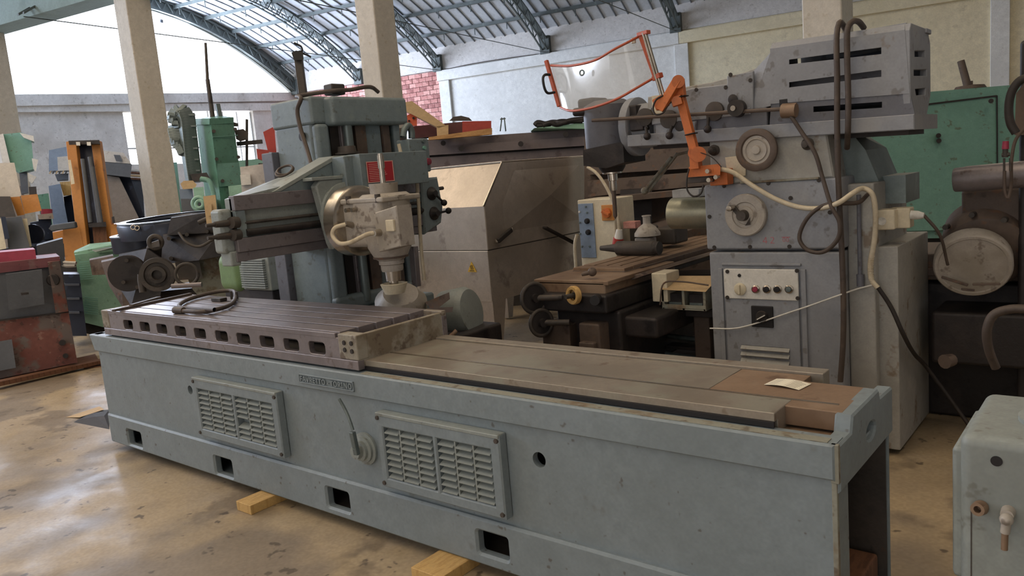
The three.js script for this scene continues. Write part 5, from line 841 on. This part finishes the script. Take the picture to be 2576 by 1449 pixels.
// ---------- grey machine corner in the right foreground ----------
{
  const t = thing('grey_gearbox', 'pale grey green machine housing with a white post at the right edge of the photo', 'machine', V3(-.15, 0, -2.4));
  const x0 = -.372, zf = -2.2, zb = -2.62, yt = .835;
  part(t, 'housing', [bx(x0, .25, .02, yt, zb, zf, .03)], mat.columnPale);
  part(t, 'side_cover', [bx(x0 - .022, x0 + .02, .42, yt - .045, zb + .04, zf - .03, .014)], mat.columnPale);
  { const p = onZ(2507, 1160, zf); part(t, 'hole_disc', turned([[0, 0], [.0135, 0], [.0135, .001], [0, .001]], p.clone().setZ(zf + .0005), V3(0, 0, 1), 18), mat.black); }  // black disc laid on for the darkness of an open hole
  { const p = onZ(2470, 1275, zf); part(t, 'pipe_union', [turned([[.009, 0], [.017, 0], [.019, .008], [.017, .03], [.009, .03], [.009, .004], [0, .004]], p, V3(-.2, .1, 1), 18)], mat.wayRust); }
  { const p = onZ(2537, 1290, zf); part(t, 'elbow_fitting', [cy(p.clone().add(V3(0, .004, 0)), p.clone().add(V3(0, .004, .03)), .017, .015, 14), ball(p.clone().add(V3(0, -.004, .034)), .016), cy(p.clone().add(V3(0, -.01, .034)), p.clone().add(V3(-.003, -.04, .034)), .011, .011, 12)], mat.head); part(t, 'drain_pipe', [cy(p.clone().add(V3(-.003, -.035, .034)), p.clone().add(V3(-.004, -.085, .034)), .008, .008, 10)], mat.wayRust); }
  part(t, 'seam', [bx(-.345, -.342, .02, .63, zf - .001, zf + .001, 0)], mat.iron);
  const pb = V3(-.165, yt, -2.4); part(t, 'post_flange', [turned([[0, 0], [.1, 0], [.1, .012], [.07, .02], [0, .02]], pb, UPV, 32)], mat.columnPale);
  part(t, 'post', [turned([[0, 0], [.036, 0], [.036, .09], [.04, .095], [.04, .22], [.036, .225], [.036, .33], [.03, .345], [0, .35]], pb, UPV, 28)], mat.white);
  for (const [dx, dz] of [[-.075, .02], [-.03, .08]]) part(t, 'bolt', cy(pb.clone().add(V3(dx, .012, dz)), pb.clone().add(V3(dx, .024, dz)), .009, .009, 6), mat.wayRust);
}
// chuck and clamp heap on the floor side of the bed, under the milling head
{
  const t = thing('swivel_vice', 'dusty grey swivel vice and clamp pieces at the foot of the column', 'vice', V3(-3.2, .0, -3.3));
  const P = (px, py, z = -3.0) => onZ(px, py, z);
  part(t, 'body', [turned([[0, 0], [.12, 0], [.15, .03], [.15, .1], [.1, .16], [0, .17]], P(1010, 790, -3.05), V3(.4, .75, .3), 30)], mat.head);
  part(t, 'drum', [turned([[0, 0], [.13, 0], [.15, .02], [.15, .16], [.13, .19], [0, .2]], P(1120, 795, -3.3), V3(.85, .15, -.2), 30)], mat.columnPale);
  part(t, 'jaw', [hull([P(1070, 760), P(1130, 735), P(1132, 752), P(1090, 785), P(1070, 760, -3.1), P(1130, 735, -3.1), P(1090, 785, -3.1)])], mat.brown);
  part(t, 'jaw', [hull([P(1075, 775, -2.95), P(1140, 772, -2.95), P(1138, 785, -2.95), P(1070, 790, -2.95), P(1075, 775, -3.05), P(1140, 772, -3.05), P(1070, 790, -3.05)])], mat.brown);
  part(t, 'pedestal', [bx(-3.5, -3.0, 0, .72, -3.5, -3.05, .02)], mat.ironDark);
}
// ---------- machines and stock on the left ----------
{
  const D = atD, box = (x0, y0, x1, y1) => [[x0, y0], [x1, y0], [x1, y1], [x0, y1]], lean = (x0, y0, x1, y1, k = .12) => [[x0, y0], [x1, y0], [x1 + (y1 - y0) * k, y1], [x0 + (y1 - y0) * k, y1]];
  { // worn red machine on a pallet
    const t = thing('red_machine', 'worn red and grey machine base standing on a wooden pallet at the left edge', 'machine', D(60, 900, 7.7).setY(.13));
    part(t, 'base', [slab([[-60, 812], [172, 782], [195, 912], [-60, 965]], 7.5, 7.9, .8)], mat.redWorn);
    part(t, 'body', [slab([[-60, 680], [152, 650], [174, 785], [-60, 815]], 7.5, 7.9, .75)], mat.slate);
    part(t, 'top_band', [slab([[-60, 668], [150, 645], [153, 668], [-60, 694]], 7.48, 7.86, .8)], mat.red);
    part(t, 'lid', [slab([[-60, 640], [88, 627], [92, 655], [-60, 672]], 7.7, 7.8, .5)], mat.crimson);
    part(t, 'edge_strip', [slab([[120, 660], [150, 656], [172, 783], [140, 788]], 7.7, 7.82, .1)], mat.redWorn);
    part(t, 'door', [slab([[14, 690], [105, 678], [112, 765], [22, 780]], 7.46, 7.64, .06)], mat.slate);
    part(t, 'door_handle', [slab([[52, 737], [72, 735], [73, 740], [54, 743]], 7.42, 7.46, .03)], mat.ironDark);
    part(t, 'joint', [slab([[-60, 812], [174, 783], [174, 786], [-60, 816]], 7.47, 7.86, .03)], mat.ironDark);
    part(t, 'round_cover', [turned([[0, 0], [.06, 0], [.06, .02], [.05, .03], [0, .03]], D(134, 704, 7.75), V3(.9, 0, .4), 24)], mat.ironDark);
    for (const [px, py, r] of [[157, 862, .03], [165, 895, .025]]) part(t, 'bolt_head', cy(D(px, py, 7.85), D(px, py, 7.74), r, r, 10), mat.ironDark);
    part(t, 'worn_patch', [slab([[-60, 870], [30, 855], [40, 925], [-60, 945]], 7.46, 7.5, .05)], mat.slate);
    const p = thing('pallet', 'dark stained wooden pallet under the worn red machine', 'pallet', D(60, 990, 7.6).setY(0));
    for (const [a, b] of [[[-60, 985], [258, 915]], [[-60, 1022], [262, 942]]]) part(p, 'board', [slab([[a[0], a[1] - 12], [b[0], b[1] - 9], [b[0], b[1]], [a[0], a[1]]], 7.15, 8.0, .12)], mat.woodDark);
    part(p, 'stringer', [slab([[-60, 978], [250, 908], [258, 936], [-60, 1014]], 7.35, 8.15, .5)], mat.woodDark);
    for (const o of [.3, .62]) part(p, 'board', [slab([[-60, 973], [240, 908], [240, 916], [-60, 984]], 7.2 + o, 8 + o, .2)], mat.woodDark);
    for (const [x, y, d] of [[75, 975, 7.4], [235, 925, 7.95], [-20, 995, 7.25]]) part(p, 'block', [slab(box(x - 24, y - 3, x + 24, y + 30), d, d, .14)], mat.woodDark);
  }
  single('plastic_scrap', 'crumpled black plastic sheet scrap on the floor at the end of the bed', 'scrap', [hull([onY(185, 1062, 0), onY(275, 1080, 0), onY(275, 1030, .0), onY(230, 1035, .0), onY(205, 1054, .015), onY(262, 1046, .03), onY(240, 1048, .03)])], mat.rubber);
  single('plastic_scrap', 'yellowed flat film strip lying beside the black plastic scrap', 'scrap', [hull([onY(165, 1050, .001), onY(250, 1022, .001), onY(262, 1030, .012), onY(200, 1050, .01)])], mat.beige);
  single('slate_bin', 'plain dark grey steel bin behind the red machine', 'bin', [slab([[92, 618], [158, 600], [165, 668], [96, 660]], 8.6, 8.8, .5)], mat.slate);
  { const t = thing('dark_rack', 'dark rack with thin shelves between the red machine and the green cabinet', 'rack', D(185, 800, 9.3).setY(0)); part(t, 'frame', [slab(lean(160, 690, 200, 845), 9.2, 9.2, .4)], mat.navy); for (const y of [715, 750, 785]) part(t, 'shelf', [slab(box(158, y, 200, y + 4), 9.1, 9.1, .3)], mat.slate); part(t, 'wire_bundle', [tube([D(150, 662, 8.8), D(165, 668, 8.8), D(190, 668, 8.8)], .02, 6), tube([D(150, 658, 8.8), D(170, 661, 8.8), D(192, 662, 8.8)], .02, 6)], mat.plasterGrey); }
  { // mint green electrical cabinet
    const t = thing('mint_cabinet', 'mint green machine cabinet with louvred panels beside the red machine', 'cabinet', D(240, 800, 9.6).setY(0));
    part(t, 'body', [slab([[188, 641], [300, 628], [330, 840], [215, 812]], 9.6, 10, .9)], mat.mint);
    part(t, 'top', [slab([[186, 635], [225, 617], [320, 608], [300, 630], [188, 645]], 9.7, 9.9, .5)], mat.mint);
    part(t, 'top_panel', [slab([[232, 630], [262, 624], [290, 621], [285, 627], [240, 634]], 9.62, 9.7, .08)], mat.zinc);
    for (let i = 0; i < 9; i++) part(t, 'louvre', [slab([[199, 659 + i * 5.4], [236, 655 + i * 5.4], [236, 657.5 + i * 5.4], [199, 661.5 + i * 5.4]], 9.55, 9.62, .03)], mat.green);
    for (let i = 0; i < 8; i++) part(t, 'louvre', [slab([[213, 747 + i * 5.6], [247, 750 + i * 5.6], [247, 753 + i * 5.6], [213, 750 + i * 5.6]], 9.55, 9.6, .03)], mat.green);
    part(t, 'base', [slab([[212, 812], [330, 835], [330, 868], [215, 838]], 9.7, 10, .6)], mat.ironDark);
  }
  { // dark geared head and housings behind the table
    const t = thing('gear_head', 'dark greasy lathe headstock with flanged wheels behind the slotted table', 'lathe', D(420, 760, 7).setY(0));
    part(t, 'housing', [slab([[410, 590], [560, 572], [575, 640], [500, 655], [405, 665]], 7, 6.8, .5)], mat.ironDark);
    part(t, 'housing', [slab([[300, 640], [370, 625], [420, 660], [400, 760], [330, 770], [285, 700]], 7.2, 7, .4)], mat.ironDark);
    part(t, 'big_disc', [turned([[0, 0], [.08, 0], [.09, .03], [.15, .03], [.16, .04], [.16, .1], [0, .1]], D(328, 685, 7), V3(.75, 0, .66), 36)], mat.ironDark);
    part(t, 'flanged_wheel', [turned([[.0, .02], [.04, .02], [.042, .06], [.07, .06], [.075, .03], [.1, .03], [.105, .05], [.14, .05], [.145, 0], [.14, -.03], [0, -.03]], D(398, 690, 6.6), V3(.8, 0, .6), 40)], mat.iron);
    part(t, 'lifting_eye', [ring(D(391, 609, 6.6), V3(.8, 0, .6), .05, .02, 28)], mat.iron);
    part(t, 'clamp_jaw', [slab([[372, 614], [400, 604], [402, 620], [368, 626]], 6.6, 6.55, .12)], mat.iron);
    part(t, 'tool_post', [slab([[430, 548], [520, 535], [560, 560], [540, 585], [420, 592]], 6.9, 6.8, .3)], mat.ironDark);
    part(t, 'handle_bar', [cy(D(500, 560, 6.7), D(560, 533, 6.7), .02, .018, 10)], mat.iron);
    part(t, 'brown_apron', [slab([[255, 660], [300, 650], [345, 760], [310, 775], [275, 720]], 7.3, 7.2, .3)], mat.brown);
    part(t, 'bed_casting', [slab([[330, 740], [740, 700], [740, 800], [330, 810]], 7.4, 7.4, .6)], mat.ironDark);
    part(t, 'cross_slide', [slab([[225, 655], [285, 643], [290, 690], [232, 692]], 8, 7.9, .3)], mat.brown);
    part(t, 'small_valve', [cy(D(355, 705, 6.6), D(360, 735, 6.6), .03, .03, 12), cy(D(352, 690, 6.6), D(352, 706, 6.6), .02, .02, 10)], mat.iron);
    part(t, 'rod', [cy(D(432, 720, 6.2), D(508, 716, 6.2), .018, .02, 12)], mat.steel);
    part(t, 'pump_block', [slab([[440, 660], [500, 650], [510, 700], [450, 705]], 6.9, 6.9, .3)], mat.iron);
    for (const [px, py] of [[425, 600], [470, 590], [520, 582], [430, 650], [545, 630], [318, 655], [345, 722], [310, 710]]) part(t, 'bolt', cy(D(px, py, 6.95), D(px, py, 6.72), .018, .018, 6), mat.iron);
    part(t, 'oil_pipe', tube([D(450, 585, 6.7), D(470, 610, 6.65), D(500, 620, 6.65), D(540, 600, 6.65)], .012, 6), mat.iron);
    part(t, 'handwheel_rim', ring(D(470, 690, 6.6), V3(.8, 0, .6), .09, .014, 28), mat.iron);
    part(t, 'cover_shell', [turned([[0, 0], [.2, 0], [.22, .05], [.22, .3], [0, .3]], D(535, 688, 7.3), V3(.9, 0, .45), 30)], mat.bedEdge);
    for (const [a, d0] of [[[305, 548], 7.6], [[292, 590], 7.5]]) 0;
    const rg = thing('ring_gear', 'large dark blue steel ring with sealed rim lying on the lathe headstock', 'ring', D(425, 565, 7.5)); const c = D(426, 548, 7.5);
    part(rg, 'ring', [turned([[.36, -.15], [.46, -.15], [.465, -.02], [.45, 0], [.38, 0], [.36, -.02], [.36, -.15]], c, V3(.02, 1, .06), 56)], mat.navy);
    part(rg, 'rim', [turned([[.38, 0], [.46, 0], [.46, .01], [.38, .01]], c, V3(.02, 1, .06), 56)], mat.blueGrey);
    for (const [x, y] of [[335, 572], [345, 574], [480, 552]]) part(rg, 'shackle', ring(D(x, y, 7.05), V3(.6, .2, .7), .02, .006, 14), mat.bright);
    const r2 = thing('ring_gear', 'smaller dark steel ring low behind the big blue ring', 'ring', D(340, 600, 7.4)); part(r2, 'ring', [turned([[.2, -.15], [.26, -.15], [.26, 0], [.2, 0], [.2, -.15]], D(352, 588, 7.5), V3(.02, 1, .06), 40)], mat.navy); part(r2, 'rim', [turned([[.2, 0], [.265, 0], [.265, .01], [.2, .01]], D(352, 588, 7.5), V3(.02, 1, .06), 40)], mat.blueGrey);
    single('ring_support', 'dark timber trestle carrying the steel rings', 'support', [slab([[310, 592], [440, 580], [440, 660], [320, 665]], 7.55, 7.55, .5)], mat.ironDark);
  }
  { // amber stacker truck
    const t = thing('stacker_truck', 'amber stacker truck with a tall dark lifting mast, near the first pillar', 'stacker truck', D(220, 640, 11).setY(0));
    const post = (x0, x1, d, m, w = .14) => bar(D(x0, 356, d), D(x1, 780, d), w, .2, AWAY, .01);
    part(t, 'mast_post', [bar(D(182, 356, 11), D(216, 660, 11), .14, .09, AWAY, .01)], mat.amber); part(t, 'mast_post', [bar(D(243, 356, 11.1), D(285, 650, 11.1), .12, .09, AWAY, .01)], mat.amber);
    part(t, 'inner_mast', [slab([[192, 360], [238, 358], [272, 650], [224, 650]], 11.1, 11.1, .15)], mat.navy);
    for (const [a, b] of [[[208, 400], [228, 560]], [[226, 395], [250, 560]], [[232, 420], [256, 570]]]) part(t, 'lift_chain', [cy(D(...a, 10.95), D(...b, 10.95), .03, .03, 10)], mat.slate);
    part(t, 'mast_head', [slab([[172, 354], [250, 352], [252, 362], [174, 364]], 10.95, 10.95, .25)], mat.ironDark);
    for (const x of [196, 223]) part(t, 'roller', [slab([[x - 5, 357], [x + 5, 357], [x + 6, 366], [x - 4, 366]], 10.9, 10.9, .05)], mat.white);
    part(t, 'crossbar', [slab([[222, 562], [266, 558], [268, 570], [224, 572]], 10.9, 10.9, .1)], mat.ironDark);
    part(t, 'body', [slab([[158, 578], [200, 572], [218, 660], [165, 665]], 10.9, 10.95, .7)], mat.amber);
    part(t, 'body', [slab([[278, 566], [298, 562], [302, 640], [282, 645]], 11, 11, .6)], mat.amber);
    part(t, 'battery_cover', [slab([[132, 585], [162, 578], [166, 612], [136, 616]], 11, 11, .5)], mat.amber);
    part(t, 'tiller', [bar(D(130, 574, 10.8), D(192, 565, 10.8), .09, .08, AWAY, .02), bar(D(128, 578, 10.8), D(136, 568, 10.8), .05, .05, AWAY)], mat.slate);
    part(t, 'name_strip', [slab([[171, 402], [178, 402], [188, 462], [179, 464]], 10.85, 10.85, .02)], mat.ivory);
    part(t, 'lower_mast', [slab([[232, 570], [266, 566], [276, 650], [240, 650]], 11.0, 11.0, .1)], mat.woodDark);
    part(t, 'chassis', [slab([[150, 655], [300, 645], [310, 800], [160, 820]], 11.2, 11.2, .9)], mat.ironDark);
    part(t, 'oil_valve', [slab([[281, 546], [287, 544], [290, 560], [283, 562]], 10.9, 10.9, .08)], mat.ironDark);
  }
  { // grey and blue machining centre beyond the truck
    const t = thing('machining_centre', 'tall grey and slate machine tool with blue cowl behind the amber truck', 'machine', D(250, 640, 14.50).setY(0));
    part(t, 'cowl', [slab([[123, 378], [172, 368], [176, 428], [123, 430]], 14.30, 14.30, .8)], mat.blueGrey);
    part(t, 'cowl_panel', [slab([[144, 395], [175, 392], [178, 428], [146, 430]], 14.25, 14.25, .1)], mat.plasterGrey);
    for (let i = 0; i < 6; i++) part(t, 'hazard_stripe', [slab([[126 + i * 8, 430], [130 + i * 8, 429], [127 + i * 8, 437], [123 + i * 8, 437]], 14.20, 14.20, .05)], i % 2 ? mat.ironDark : mat.beige);
    part(t, 'spindle_box', [slab([[138, 438], [172, 436], [172, 452], [144, 454]], 14.40, 14.40, .5)], mat.slate);
    part(t, 'yellow_box', [slab([[150, 458], [178, 456], [180, 490], [160, 492]], 14.40, 14.40, .4)], mat.pine);
    part(t, 'top_deck', [slab([[252, 378], [310, 384], [330, 412], [252, 406]], 14.20, 14.20, .8)], mat.plasterGrey);
    part(t, 'vent_grille', [slab([[286, 389], [302, 390], [308, 406], [292, 405]], 14.15, 14.15, .03)], mat.slate);
    part(t, 'deck_skirt', [slab([[254, 407], [332, 413], [328, 446], [258, 438]], 14.15, 14.15, .8)], mat.slate);
    part(t, 'body', [slab([[262, 440], [300, 446], [355, 560], [300, 640], [285, 600]], 14.30, 14.30, .6)], mat.concrete);
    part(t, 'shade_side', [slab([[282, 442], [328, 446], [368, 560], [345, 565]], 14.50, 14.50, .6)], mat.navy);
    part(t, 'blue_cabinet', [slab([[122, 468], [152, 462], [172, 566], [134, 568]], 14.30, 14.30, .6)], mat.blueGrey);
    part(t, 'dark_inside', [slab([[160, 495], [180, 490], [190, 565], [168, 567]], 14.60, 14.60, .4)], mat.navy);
    part(t, 'base', [slab([[120, 566], [370, 566], [380, 760], [130, 780]], 14.70, 14.70, .6)], mat.ironDark);
    const k = thing('paper_stack', 'stack of cardboard sheets on the slate machine by the pillar', 'cardboard', D(340, 450, 15.3)); for (const [y, m] of [[446, 'woodDark'], [438, 'beige'], [431, 'woodDark'], [424, 'white']]) part(k, 'sheet', [slab([[322, y], [354, y + 2], [354, y + 7], [322, y + 5]], 15.3, 15.3, .3)], mat[m]);
    part(k, 'crate', [slab([[322, 452], [358, 454], [365, 560], [345, 560]], 15.35, 15.35, .3)], mat.slate);
  }
  { // far left
    const t = thing('wrapped_head', 'machine head loosely wrapped in clear film at the far left', 'machine', D(40, 480, 12.5).setY(0));
    part(t, 'head', [slab([[4, 338], [52, 333], [78, 342], [86, 425], [50, 434], [30, 420], [10, 400]], 12.5, 12.5, .8)], mat.green);
    part(t, 'film', [slab([[-6, 340], [8, 336], [26, 412], [10, 420]], 12.4, 12.4, .5), slab([[50, 334], [84, 342], [86, 356], [60, 346]], 12.4, 12.4, .4), slab([[80, 398], [96, 402], [90, 432], [84, 424]], 12.4, 12.4, .3)], mat.white);
    part(t, 'arm', [slab([[48, 432], [68, 432], [72, 485], [54, 488]], 12.6, 12.6, .4)], mat.slate);
    part(t, 'film_tail', [slab([[70, 435], [92, 445], [80, 462], [72, 455]], 12.5, 12.5, .2)], mat.white);
    part(t, 'column', [slab([[-60, 440], [60, 470], [70, 700], [-60, 700]], 13, 13, .8)], mat.concrete);
    single('cream_cabinet', 'cream painted cabinet side at the left edge above the orange boxes', 'cabinet', [slab([[-60, 412], [36, 409], [54, 493], [20, 500], [-60, 498]], 11.4, 11.4, .8)], mat.cream);
    single('orange_carton', 'left one of two plain orange cartons beside the cream cabinet', 'carton', [slab([[26, 496], [50, 494], [62, 540], [44, 543]], 11, 11, .3)], mat.amber);
    single('orange_carton', 'right one of two plain orange cartons beside the cream cabinet', 'carton', [slab([[52, 492], [94, 488], [105, 530], [62, 538]], 11, 11, .35)], mat.amber);
    const b = thing('left_bench', 'dark work bench with grey panel and cream side below the orange cartons', 'bench', D(40, 620, 10.6).setY(0));
    part(b, 'bench_top', [slab([[-60, 494], [26, 494], [40, 545], [-60, 550]], 10.8, 10.8, .6)], mat.iron);
    part(b, 'panel', [slab([[14, 548], [54, 545], [78, 632], [22, 638]], 10.8, 10.8, .4)], mat.slate);
    part(b, 'post', [slab([[2, 545], [14, 545], [24, 600], [12, 602]], 10.6, 10.6, .1)], mat.navy);
    part(b, 'side', [slab([[-60, 552], [2, 550], [16, 625], [-60, 640]], 10.7, 10.7, .3)], mat.ivory);
    part(b, 'cream_leg', [slab([[54, 550], [68, 550], [80, 620], [72, 622]], 10.9, 10.9, .15)], mat.ivory);
    part(b, 'under', [slab([[-60, 630], [90, 620], [100, 760], [-60, 770]], 11.2, 11.2, .5)], mat.ironDark);
    const m = thing('blue_motor', 'blue grey motor and dark wheel between the bench and the stacker truck', 'motor', D(105, 600, 11.6).setY(0));
    part(m, 'body', [slab([[96, 548], [128, 545], [134, 600], [104, 604]], 11.7, 11.7, .4)], mat.navy); part(m, 'cap', [slab([[94, 540], [132, 536], [136, 550], [98, 552]], 11.65, 11.65, .4)], mat.head);
    part(m, 'wheel', [turned([[0, 0], [.12, 0], [.14, .02], [.14, .08], [0, .08]], D(88, 588, 11.5), V3(.8, 0, .6), 28)], mat.navy);
    part(m, 'stand', [slab([[76, 560], [98, 556], [104, 720], [80, 720]], 11.9, 11.9, .4), slab([[98, 600], [140, 598], [146, 720], [104, 720]], 11.9, 11.9, .4)], mat.navy);
    single('teal_box', 'teal steel box between the orange cartons and the blue cabinet', 'box', [slab([[94, 490], [122, 486], [162, 780], [134, 785]], 12.6, 12.6, .3)], mat.greenBright);
    single('magenta_pot', 'magenta topped pot on the motor by the teal box', 'pot', [cy(D(118, 542, 11.8), D(117, 527, 11.8), .075, .08, 18)], mat.crimson);
    single('dark_cube', 'small black box above the orange cartons', 'box', [slab([[72, 470], [91, 469], [93, 489], [74, 491]], 11.05, 11.05, .2)], mat.ironDark);
  }
  { // green column machine with cable chain
    const t = thing('green_column_mill', 'sea green column milling machine with a looped cable chain, before the window', 'milling machine', D(540, 560, 9.5).setY(0));
    const c0 = D(529, 299, 9.2);
    part(t, 'column', [hull([D(529, 299, 9.2), D(586, 296, 9.5), D(492, 300, 9.6), D(550, 294, 9.9), D(562, 560, 9.2), D(620, 555, 9.5), D(525, 560, 9.6)])], mat.greenBright);
    part(t, 'top_cap', [hull([D(527, 298, 9.18), D(588, 295, 9.48), D(490, 299, 9.6), D(527, 313, 9.18), D(588, 310, 9.48), D(491, 314, 9.6), D(548, 290, 9.9)])], mat.greenBright);
    part(t, 'door', [slab([[542, 412], [600, 408], [608, 464], [553, 470]], 9.2, 9.42, .04)], mat.green);
    part(t, 'draw_rod', [cy(D(535, 296, 9.6), D(522, 200, 9.6), .03, .025, 10), cy(D(522, 200, 9.6), D(517, 108, 9.6), .02, .016, 8)], mat.iron);
    part(t, 'post', [bar(D(554, 296, 9.7), D(547, 262, 9.7), .05, .05)], mat.zinc);
    part(t, 'side_motor', [hull([D(590, 328, 9.6), D(612, 324, 9.6), D(625, 335, 9.6), D(624, 350, 9.6), D(605, 356, 9.6), D(594, 350, 9.6), D(590, 328, 9.8), D(612, 324, 9.8), D(624, 350, 9.8), D(594, 350, 9.8)]), cy(D(584, 312, 9.55), D(598, 314, 9.55), .03, .02, 10)], mat.iron);
    part(t, 'side_arm', [bar(D(596, 362, 9.7), D(660, 356, 9.7), .03, .05), bar(D(621, 300, 9.75), D(621, 420, 9.75), .02, .03)], mat.iron);
    part(t, 'base', [slab([[520, 540], [640, 535], [650, 760], [530, 770]], 9.7, 9.7, .6)], mat.ironDark);
    for (const [px, py] of [[538, 330], [592, 325], [545, 400], [600, 395], [560, 455]]) part(t, 'bolt', cy(D(px, py, 9.35), D(px, py, 9.1), .022, .022, 6), mat.iron);
    part(t, 'recess_line', bar(D(535, 345, 9.19), D(598, 340, 9.48), .012, .01), mat.green);
    part(t, 'foot_cover', [slab([[574, 468], [610, 464], [612, 500], [578, 505]], 9.0, 9.0, .3)], mat.mint);
    // cable chain: links in two strands joined by a loop
    const link = bx(-.04, .04, -.028, .028, -.09, .09, .008), ch = [];
    const path = new THREE.CatmullRomCurve3([[488, 452], [483, 420], [478, 380], [473, 330], [468, 298], [460, 282], [451, 279], [444, 288], [442, 310], [446, 340], [452, 365], [462, 385]].map(([x, y]) => D(x, y, 9.3)));
    const chain = part(t, 'chain_band', [tube(path.getPoints(40), .02, 6, 60)], mat.ironDark);
    for (let i = 0; i < 44; i++) { const p = path.getPointAt(i / 43), q = path.getTangentAt(i / 43); const m = piece(t, 'chain_link', link, mat.zinc, p); m.quaternion.setFromUnitVectors(UPV, q); }
    part(t, 'chain_tray', [slab([[471, 283], [490, 284], [508, 440], [486, 444]], 9.35, 9.35, .1)], mat.navy);
    for (let i = 0; i < 6; i++) part(t, 'rung', [bar(D(470 + i * 2.6, 290 + i * 28, 9.3), D(491 + i * 2.6, 289 + i * 28, 9.3), .02, .02)], mat.zinc);
    part(t, 'chain_end', [slab([[478, 438], [520, 434], [530, 452], [486, 458]], 9.2, 9.2, .2)], mat.ironDark);
    const h = thing('small_mill', 'small mint green milling machine with coiled hose in front of the green column', 'milling head', D(500, 560, 8.8).setY(0));
    part(h, 'head', [slab([[486, 472], [512, 470], [515, 496], [489, 498]], 8.8, 8.8, .25)], mat.mint);
    part(h, 'hose_coil', [ring(D(500, 512, 8.7), V3(.6, .1, .8), .07, .022, 24), ring(D(502, 514, 8.65), V3(.6, .2, .8), .04, .02, 20)], mat.mint);
    part(h, 'pipe', [tube([D(505, 450, 8.8), D(525, 455, 8.8), D(535, 480, 8.8), D(540, 520, 8.8)], .03, 8)], mat.green);
    part(h, 'base', [slab([[455, 500], [540, 500], [545, 560], [460, 560]], 8.95, 8.95, .4)], mat.slate);
    single('rag_bag', 'tan rag bundle on the blue white boxes left of the green column', 'rags', [hull([D(454, 462, 8.9), D(462, 455, 8.9), D(485, 454, 8.9), D(495, 464, 8.9), D(490, 474, 8.9), D(460, 476, 8.9), D(470, 458, 9.1), D(490, 470, 9.1)])], mat.beige);
    single('white_canister', 'blue white plastic canisters below the tan rags', 'canister', [slab([[450, 476], [484, 474], [490, 525], [458, 530]], 9, 9, .2)], mat.blueGrey);
    single('beige_box', 'beige electrical box with pale label left of the cross arm end', 'box', [slab([[511, 494], [542, 490], [549, 562], [520, 565]], 6.3, 6.3, .15), slab([[523, 515], [532, 514], [534, 542], [525, 543]], 6.27, 6.27, .03)], mat.beige);
    single('green_lathe', 'dull green machine bed below the gable window by the pillar', 'machine', slab([[366, 412], [445, 408], [480, 712], [405, 716]], 15.5, 15.5, .8), mat.green);
    single('green_lathe', 'dull green machine top seen below the window behind the red guard plates', 'machine', slab([[600, 404], [690, 396], [725, 712], [635, 718]], 14, 14, .6), mat.green);
    const gc = thing('grey_chest', 'grey steel chest with a small white panel behind the cross arm', 'chest', D(640, 470, 8.8).setY(0));
    part(gc, 'body', slab([[604, 420], [680, 410], [710, 860], [634, 866]], 8.35, 8.35, .3), mat.plasterGrey); part(gc, 'white_panel', slab([[604, 440], [629, 438], [632, 464], [607, 466]], 8.3, 8.3, .04), mat.white);
    const r = thing('red_hopper', 'red painted machine guard plates left of the tall column', 'machine guard', D(670, 400, 8).setY(0));
    part(r, 'plate', [slab([[662, 332], [690, 318], [697, 400], [674, 380]], 8, 8, .3)], mat.redPaint); part(r, 'plate', [slab([[645, 374], [692, 380], [698, 415], [648, 398]], 7.9, 7.9, .3)], mat.redPaint); part(r, 'tag', [slab([[676, 382], [694, 384], [696, 404], [680, 402]], 7.85, 7.85, .03)], mat.blueGrey);
    part(r, 'stand', [slab([[650, 410], [720, 415], [735, 740], [665, 742]], 8.9, 8.9, .3)], mat.ironDark);
    const g = thing('green_machine', 'low green machine base and cables between the motor and the column', 'machine', D(700, 720, 6.8).setY(0));
    part(g, 'body', [slab([[668, 668], [745, 655], [760, 760], [680, 760]], 6.8, 6.8, .4)], mat.greenBright); part(g, 'dark_cover', [slab([[668, 642], [732, 632], [740, 668], [680, 678]], 6.7, 6.7, .3)], mat.brown);
    part(g, 'cable', [tube([D(660, 706, 6.4), D(690, 702, 6.4), D(715, 710, 6.4), D(735, 735, 6.4)], .015, 6)], mat.ironDark);
    const p = thing('conduit_post', 'dark steel post with a frayed black top rising behind the tall column', 'post', D(760, 240, 10.4).setY(0));
    part(p, 'tube', [bar(D(840, 830, 10.4), D(750, 140, 10.4), .1, .1, AWAY, .01)], mat.iron);
    part(p, 'tape_top', [hull([D(733, 132, 10.3), D(762, 130, 10.3), D(764, 150, 10.3), D(740, 152, 10.3), D(745, 127, 10.3), D(733, 132, 10.5), D(762, 130, 10.5), D(764, 150, 10.5)]), tube([D(752, 130, 10.4), D(760, 128, 10.4), D(758, 118, 10.4), D(740, 108, 10.4)], .015, 5), tube([D(762, 135, 10.4), D(775, 140, 10.4), D(782, 144, 10.4)], .012, 5)], mat.black);
    single('lamp_bell', 'small grey bell hanging under the arch of the gable truss', 'bell', [cy(D(406, 58, 22), D(406, 50, 22), .045, .045, 10), cy(D(406, 50, 22), D(406, 36, 22), .008, .008, 6)], mat.slate);
  }
}
renderer.render(scene, camera);
